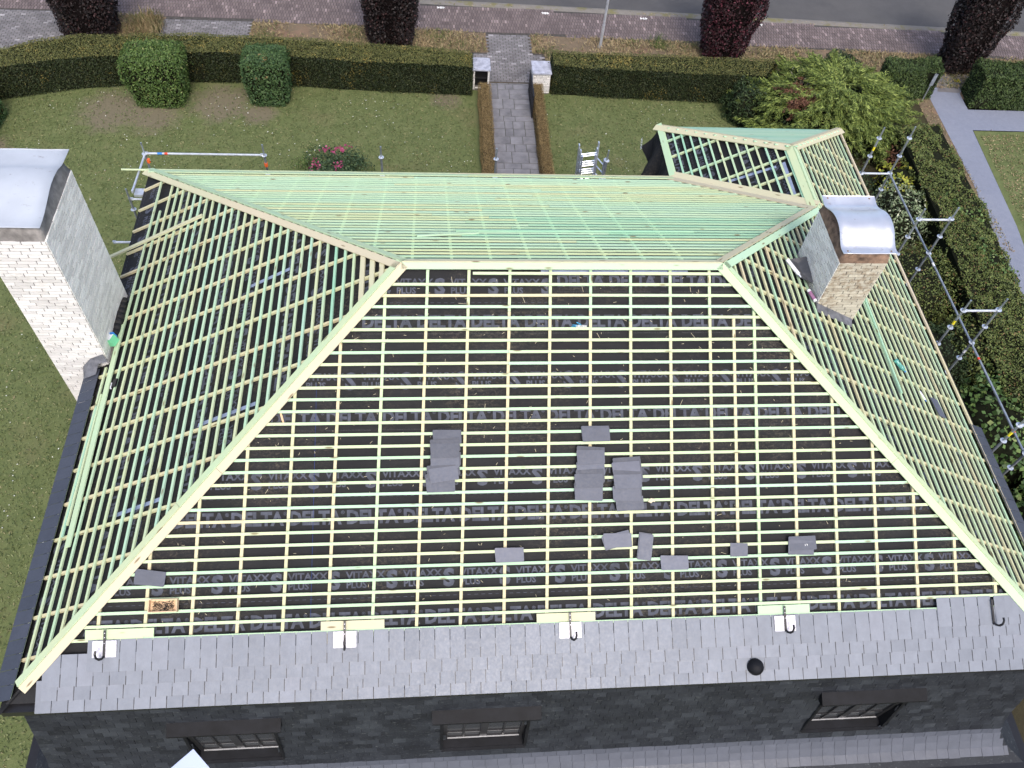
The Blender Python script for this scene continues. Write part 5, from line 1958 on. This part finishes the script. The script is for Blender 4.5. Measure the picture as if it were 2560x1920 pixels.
# spreading golden juniper
jr = thing('juniper', 'wide spreading golden juniper with a rusty dead patch beside the wing', 'shrub', (14.3, 14.9, 0))
stem(jr, (14.3, 14.9), 0.12, 0.9)
PJ, AJ, NJ = [], [], []
PD, AD, ND = [], [], []
PB, AB, NB_ = [], [], []
for _ in range(720):
    an = random.uniform(0, 2 * math.pi)
    q = math.sqrt(random.random())
    rx, ry = 3.15, 2.55
    cx, cy = 14.35 + rx * q * math.cos(an) * 0.93, 14.95 + ry * q * math.sin(an) * 0.95
    zc = 1.45 * (1 - q ** 2.4) + 0.28 + random.uniform(-.12, .12) + 0.10 * math.sin(cx * 3.1) * math.sin(cy * 2.7)
    out = np.array((math.cos(an) * rx, math.sin(an) * ry, 0.0))
    out /= np.linalg.norm(out)
    dirn = out * 0.9 + np.array((random.uniform(-.5, .5), random.uniform(-.5, .5), random.uniform(-.05, .35)))
    dirn /= np.linalg.norm(dirn)
    Lf_ = random.uniform(0.5, 1.05)
    if not (cx - 13.2) ** 2 + (cy - 14.5) ** 2 < .8 and math.sin(cx * 2.4 + 1) * math.sin(cy * 3.1) + random.uniform(-.6, .6) < -.55:
        continue
    zc += 0.10 * math.sin(cx * 4.3 + cy * 2)
    dead = (cx - 13.1 - .3 * (cy - 14.5)) ** 2 / .17 + (cy - 14.5) ** 2 / .7 < 1 and random.random() < .85
    m_ = 95
    tpar = rng.uniform(0, 1, m_)
    side = rng.normal(0, 1, m_) * (0.13 * (1 - tpar) + .015)
    sv2 = np.cross(dirn, (0, 0, 1.0))
    P = np.array((cx, cy, zc)) + dirn * (tpar * Lf_ - .2)[:, None] + sv2 * side[:, None] + np.c_[np.zeros(m_), np.zeros(m_), 0.10 * tpar - .10 * tpar ** 2 * 1.6 + rng.normal(0, .03, m_)]
    al = np.tile(dirn, (m_, 1)) + sv2 * (np.sign(side) * 0.6)[:, None]
    nn = np.tile((0, 0, 1.0), (m_, 1))
    (PB if dead else PJ).append(P)
    (AB if dead else AJ).append(al)
    (NB_ if dead else NJ).append(nn)
PJ, AJ, NJ = np.vstack(PJ), np.vstack(AJ), np.vstack(NJ)
leaves('crown', PJ, NJ, 0.17, 0.15, JUN, jr, along=AJ, jitter=.4)
leaves('dead_patch', np.vstack(PB), np.vstack(NB_), 0.11, 0.25, JUNB, jr, along=np.vstack(AB), jitter=.6)
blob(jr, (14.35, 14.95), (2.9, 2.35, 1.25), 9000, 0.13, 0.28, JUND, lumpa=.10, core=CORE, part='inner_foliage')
tw = thing('dead_twigs', 'grey bare twigs poking out of the juniper above its dead patch', 'twigs', (13.55, 15.4, 0.8))
n = 500
P = np.c_[rng.normal(13.5, .22, n), rng.normal(15.35, .25, n), rng.uniform(1.45, 1.72, n)]
leaves('twig', P, np.tile((0, 0, 1.0), (n, 1)), 0.16, 0.08, TWIG, tw, jitter=.8, kind='stuff')


def shrub(label, c, r, n, size, asp, mat, name='shrub', **kw):
    root = thing(name, label, 'shrub', (c[0], c[1], 0))
    stem(root, c, 0.04, r[2] * .5)
    blob(root, c, r, n, size, asp, mat, **kw)
    return root


shrub('dark narrow leaved laurel at the left foot of the juniper', (11.55, 15.35), (.75, .75, 1.25), 3200, .13, .25, DKS, lumpa=.2)
shrub('small dark evergreen by the street behind the juniper', (15.85, 17.85), (.75, .55, 0.95), 3000, .08, .5, DKS, lumpa=.2)
shrub('yellow leaved shrub beside the scaffold between juniper and variegated bush', (15.75, 11.25), (.75, .8, 1.15), 900, .14, .6, YELL, lumpa=.3, inner=.5)
shrub('reddish brown leaved rose shrub behind the yellow shrub', (16.2, 12.35), (.55, .55, 1.0), 1200, .09, .5, JUNB, lumpa=.3, inner=.5)
shrub('pale variegated white and green bush seen through the scaffold', (15.25, 9.85), (.95, 1.15, 1.35), 4200, .10, .45, VARI, lumpa=.2, inner=.4)
shrub('dark green rounded yew below the middle scaffold bay', (14.55, 6.9), (1.35, 1.55, 1.35), 9000, .07, .5, MIDS, lumpa=.16)
shrub('dark leafy shrub below the third pair of scaffold posts', (14.2, 4.1), (1.1, 1.2, 1.25), 6500, .075, .5, DKS, lumpa=.2)
shrub('dark shrub growing in the shade right behind the wing corner', (13.5, 11.0), (1.3, 1.7, 1.0), 6500, .085, .5, DKS, lumpa=.2)
shrub('dark conifer sprawling at the near foot of the juniper', (12.9, 12.75), (1.0, .8, .9), 4500, .09, .3, DKS, lumpa=.2)
shrub('broad round leaved hazel bush under the lower scaffold tube', (15.0, 1.6), (1.15, 1.7, 1.6), 2600, .135, .85, HAZ, lumpa=.22, inner=.45)
shrub('round leaved hazel bush nearest the front right corner', (14.9, -1.3), (1.0, 1.3, 1.5), 1900, .135, .85, HAZ, lumpa=.22, inner=.45)
shrub('fresh green bramble growing through the boundary hedge beside the drive', (16.95, 7.2), (.7, 1.0, 1.5), 900, .12, .7, HAZ, lumpa=.3, inner=.5, core=None)
shrub('pale leaved climber on top of the boundary hedge nearest the drive bend', (17.2, 9.3), (.75, .8, 1.42), 900, .12, .7, HAZ, lumpa=.3, inner=.5, core=None)
shrub('dark ivy mound at the house foot below the second scaffold bay', (12.75, 7.6), (1.0, 1.6, .9), 5000, .08, .6, DKS, lumpa=.25)
shrub('dark ivy mound at the house foot below the third scaffold bay', (12.7, 4.0), (.9, 1.7, .9), 5000, .08, .6, DKS, lumpa=.25)
shrub('mid green spreading shrub between the hazel and the dark shrubs', (15.6, 4.3), (.9, 1.3, 1.3), 4500, .085, .55, MIDS, lumpa=.2)
rs_ = shrub('rose bush with pink flowers on the lawn behind the street eave', (-2.35, 11.75), (.95, .85, 1.05), 5200, .075, .6, ROSEL, name='rose_bush', lumpa=.28, inner=.75, core=None)
n = 120
cl = rng.normal(0, 1, (12, 2)) * (.45, .40)
ci = rng.integers(0, 12, n)
P = np.c_[-2.45 + cl[ci, 0] + rng.normal(0, .07, n), 11.75 + cl[ci, 1] + rng.normal(0, .07, n), np.zeros(n)]
P[:, 2] = 1.10 * np.sqrt(np.clip(1 - ((P[:, 0] + 2.35) / 1.0) ** 2 - ((P[:, 1] - 11.75) / .9) ** 2, .1, 1)) + .03
leaves('flower', P, np.tile((0, -0.3, 1.0), (n, 1)), .075, .9, PINK, rs_, jitter=.5, kind='stuff')
shrub('sparse pale green young shrub left of the pink rose bush', (-3.35, 12.2), (.55, .5, .75), 500, .07, .5, BOXL, lumpa=.3, inner=.8, core=None)

# grass, daisies, dry verge
def scatter(n, x0, x1, y0, y1, ok):
    P = np.c_[rng.uniform(x0, x1, n), rng.uniform(y0, y1, n)]
    return P[ok(P[:, 0], P[:, 1])]


lawn_ok = lambda x, y: ((y < np.interp(x, [-16, -13.4, -11, -8, -4, 2, 5, 12], [14, 15.3, 15.95, 16.4, 16.3, 16.1, 16.2, 16.0])) & ~((x > 2.0) & (x < 4.45) & (y > 5)) & ~((x > -5.9) & (x < 10.6) & (y < 5.9)) & (x < 12.4) & ~((x > 11) & (y > 12.8)))
P2 = scatter(150000, -14, 12.6, -6, 16.5, lawn_ok)
bare = np.zeros(len(P2))
for (px, py, pr_) in ((-9.9, 14.9, 1.3), (-8.6, 14.7, 1.0), (-6.5, 15.4, 1.2), (-5.2, 14.9, .7)):
    bare = np.maximum(bare, 1.1 - np.hypot(P2[:, 0] - px, P2[:, 1] - py) / pr_)
P2 = P2[rng.uniform(0, 1, len(P2)) > bare * 0.75]
P = np.c_[P2, rng.uniform(.008, .03, len(P2))]
leaves('grass', P, np.tile((0, 0, 1.0), (len(P), 1)), .075, .35, GRASSB, None, jitter=.6, kind='stuff')
bpy.data.objects['grass']['label'] = 'short mown lawn grass'
bpy.data.objects['grass']['category'] = 'grass'
P2 = scatter(5200, -14, 11, -3, 15.9, lawn_ok)
keep = (np.sin(P2[:, 0] * 1.3) * np.sin(P2[:, 1] * 1.1 + .6) + rng.normal(0, .5, len(P2))) > .55
P2 = P2[keep]
P = np.c_[P2, np.full(len(P2), .05)]
leaves('daisies', P, np.tile((0, 0, 1.0), (len(P), 1)), .034, .9, DAISY, None, jitter=.15, kind='stuff')
bpy.data.objects['daisies']['label'] = 'white daisies dotted over the lawn'
bpy.data.objects['daisies']['category'] = 'flowers'
vergeok = lambda x, y: (y < 20.1 - .036 * x) & (y > 17.2) & ~((x > 2.6) & (x < 4.3)) & ~((x > 1.9) & (x < 4.75) & (y < 18.75)) & ~((x > -9.2) & (x < -6.0)) & (x > -11.5)
P2 = scatter(95000, -14, 24, 16.9, 20.6, vergeok)
dn = np.sin(P2[:, 0] * 1.9) + np.sin(P2[:, 0] * .7 + P2[:, 1] * 2.3) + rng.normal(0, .9, len(P2))
P2 = P2[dn > -.3]
P = np.c_[P2, rng.uniform(.02, .12, len(P2))]
leaves('dry_grass', P, np.tile((0, -.5, 1.0), (len(P), 1)), .15, .16, STRAW, None, along=np.tile((0, 0, .9), (len(P), 1)), jitter=.7, kind='stuff')
bpy.data.objects['dry_grass']['label'] = 'straw coloured dry grass of the street verge'
bpy.data.objects['dry_grass']['category'] = 'grass'


P2 = scatter(26000, 18.2, 27, 3, 16.8, lambda x, y: ((x < 18.95) & (y > 8.6) & (x > 18.15 + (y > 11) * .3)) | ((x > 19.75 + (y - 9.7) * .09) & (y < 14.5)))
P = np.c_[P2, rng.uniform(.015, .05, len(P2))]
leaves('border_grass', P, np.tile((0, 0, 1.0), (len(P), 1)), .09, .3, STRAW, None, jitter=.6, kind='stuff')
bpy.data.objects['border_grass']['label'] = 'dry grass along the borders of the blue drive'
bpy.data.objects['border_grass']['category'] = 'grass'


def tuft(label, c, r, h, n, mat=STRAW):
    root = thing('grass_tuft', label, 'grass tuft', (c[0], c[1], 0))
    u = rng.uniform(0, 2 * np.pi, n)
    q = np.sqrt(rng.uniform(0, 1, n))
    hh = rng.uniform(.25, 1, n)
    P = np.c_[c[0] + np.cos(u) * q * r * (.4 + .6 * hh), c[1] + np.sin(u) * q * r * (.4 + .6 * hh), h * hh * .6]
    al = np.c_[np.cos(u) * q * .6, np.sin(u) * q * .6, np.ones(n)]
    leaves('blades', P, np.c_[np.cos(u), np.sin(u), np.zeros(n)], h * .55, .05, mat, root, along=al, jitter=.3)


tuft('tall straw coloured grass tuft behind the hedge right of the leftmost beech', (-9.55, 19.5), .75, .75, 900)
tuft('low straw coloured grass right beside the trunk of the leftmost beech', (-10.3, 19.2), .6, .4, 500)
tuft('green weedy tuft growing at the pavement edge right of the lamp post', (9.2, 19.55), .55, .35, 500, BOXL)
P2 = scatter(2600, -3, 26, 20.6, 22.6, lambda x, y: np.abs(y - (22.0 - .040 * x)) < .12)
P2 = P2[np.sin(P2[:, 0] * 2.1) + np.sin(P2[:, 0] * .83) + rng.normal(0, .5, len(P2)) > .4]
leaves('kerb_weeds', np.c_[P2, rng.uniform(.01, .05, len(P2))], np.tile((0, -.4, 1.0), (len(P2), 1)), .08, .3, STRAW, None, jitter=.7, kind='stuff')
bpy.data.objects['kerb_weeds']['label'] = 'dry weeds in the gutter along the road edge'
bpy.data.objects['kerb_weeds']['category'] = 'weeds'
pt_ = [(-16.5 + 0.0, 20.9)]

# ================================================================== GATE PIERS, GATE, LAMP POST, SIGN, STREET MARKS


def pier(label, x0, x1, y0, y1, h, niche):
    root = thing('gate_pier', label, 'gate pier', ((x0 + x1) / 2, (y0 + y1) / 2, 0))
    g3 = MB()
    if not niche:
        g3.box(x0 + .004, x1 - .004, y0 + .004, y1 - .004, 0, h - .001)
        lst = brick_face((x0, y0, 0), (1, 0, 0), x1 - x0, h, 0.0, .21, .0702, (0, -1, 0))
    else:
        g3.box(x0 + .004, x0 + .06, y0 + .004, y1 - .004, 0, h - .001)
        g3.box(x1 - .06, x1 - .004, y0 + .004, y1 - .004, 0, h - .001)
        g3.box(x0 + .06, x1 - .06, y1 - .06, y1 - .004, 0, h - .001)
        g3.box(x0 + .06, x1 - .06, y0 + .004, y1 - .06, 0, .14)
        lst = brick_face((x0, y0, 0), (1, 0, 0), .065, h, 0.0, .21, .0702, (0, -1, 0)) + brick_face((x1 - .065, y0, 0), (1, 0, 0), .065, h, 0.0, .21, .0702, (0, -1, 0))
        lst += brick_face((x0 + .065, y0, 0), (1, 0, 0), x1 - x0 - .13, .14, 0.0, .21, .0702, (0, -1, 0))
    g3.build('mortar_core', MORTAR, root)
    lst += brick_face((x0, y1, 0), (0, -1, 0), y1 - y0, h, 0, .21, .0702, (-1, 0, 0)) + brick_face((x1, y0, 0), (0, 1, 0), y1 - y0, h, 0, .21, .0702, (1, 0, 0)) + brick_face((x1, y1, 0), (-1, 0, 0), x1 - x0, h, 0, .21, .0702, (0, 1, 0))
    put_bricks(lst, WBRICK, root)
    if niche:
        g3 = MB()
        g3.box(x0 + .062, x1 - .062, y0 + .10, y0 + .12, .16, h - .03)
        g3.build('letterbox_back', BLACK, root)
        g3 = MB()
        g3.box(x0 + .062, x1 - .062, y0 + .03, y0 + .10, .45, .46)
        g3.build('letterbox_shelf', BLACK, root)
    g3 = MB()
    g3.box(x0 - .035, x1 + .035, y0 - .04, y1 + .03, h, h + .045)
    g3.build('cap_stone', CAPST, root)


pier('left white brick gate pier with a black letterbox niche', 2.0, 2.56, 16.46, 17.12, .80, True)
pier('right solid white brick gate pier under a pale cap stone', 4.08, 4.68, 16.34, 17.02, .80, False)
gt_ = thing('garden_gate', 'black open steel garden gate standing against the right dry hedge', 'gate', (3.98, 15.7, 0))
for (d0, nm) in (((3.955, 3.99, 14.92, 14.955, .03, .92), 'gate_stile'), ((3.955, 3.99, 16.36, 16.395, .03, .92), 'gate_stile'), ((3.955, 3.99, 14.955, 16.36, .885, .92), 'gate_rail'), ((3.955, 3.99, 14.955, 16.36, .06, .095), 'gate_rail'), ((3.955, 3.99, 14.955, 16.36, .46, .49), 'gate_rail')):
    g3 = MB()
    g3.box(*d0)
    g3.build(nm, BLACK, gt_)
for k in range(12):
    g3 = MB()
    yy = 15.05 + k * .11
    g3.box(3.966, 3.98, yy - .02, yy + .02, .095, .885)
    g3.build('gate_bar', BLACK, gt_)
lm = thing('lamp_post', 'slim grey steel lamp post on the street verge', 'lamp post', (6.92, 19.33, 0))
g3 = MB()
g3.tube((6.92, 19.33, -.05), (6.92, 19.33, .9), .055, 12, .052)
g3.tube((6.92, 19.33, .9), (6.92, 19.33, 5.5), .045, 12, .035)
g3.build('pole', GALVL, lm)
g3 = MB()
g3.tube((6.92, 19.33, 5.5), (6.92, 20.0, 5.62), .03, 8)
g3.box(6.82, 7.02, 19.9, 20.5, 5.58, 5.68)
g3.build('lamp_head', GALVL, lm)
g3 = MB()
g3.lathe([(.12, 0), (.11, .04), (.06, .06)], Matrix.Translation((6.92, 19.33, 0)), 12)
g3.build('base_collar', CONC, lm)
sp_ = thing('sign_post', 'grey plate on a slim post beside the blue drive entrance', 'sign', (18.68, 16.43, 0))
g3 = MB()
g3.tube((18.68, 16.43, 0), (18.68, 16.43, 1.15), .025, 8)
g3.build('post', GALV, sp_)
g3 = MB()
g3.box(18.62, 18.75, 16.40, 16.425, .68, 1.15)
g3.build('plate', GALV, sp_)
g3 = MB()
g3.box(20.43, 20.66, 17.62, 17.80, 0.022, 0.034)
g3.build('marker_plate', YELP, None, label='small yellow square cover at the blue drive entrance', category='cover')
dv = MB()
dv.box(0, 0, 0, 0, 0, 0) if False else None
sheet('drive_threshold', [(19.5, 17.0), (20.35, 16.95), (21.2, 18.15), (19.95, 18.15)], 0.026, GREYPAV)
for (tx, x, nm) in (('484', 0.95, 'left of the garden gate'), ('486', 5.0, 'nearest the garden gate'), ('494', 8.9, 'right of the lamp post'), ('490', 13.55, 'right of the reddest beech')):
    gv, gf = glyph_mesh(tx, .20, .006)
    cx = gv[:, 0].mean()
    yk = YK(x) - .42
    ob('painted_number', [(x - (p[0] - cx), yk - p[1], .0275) for p in gv], gf, CHALK, None, label='white house number painted on the pavement edge ' + nm, category='painted number')
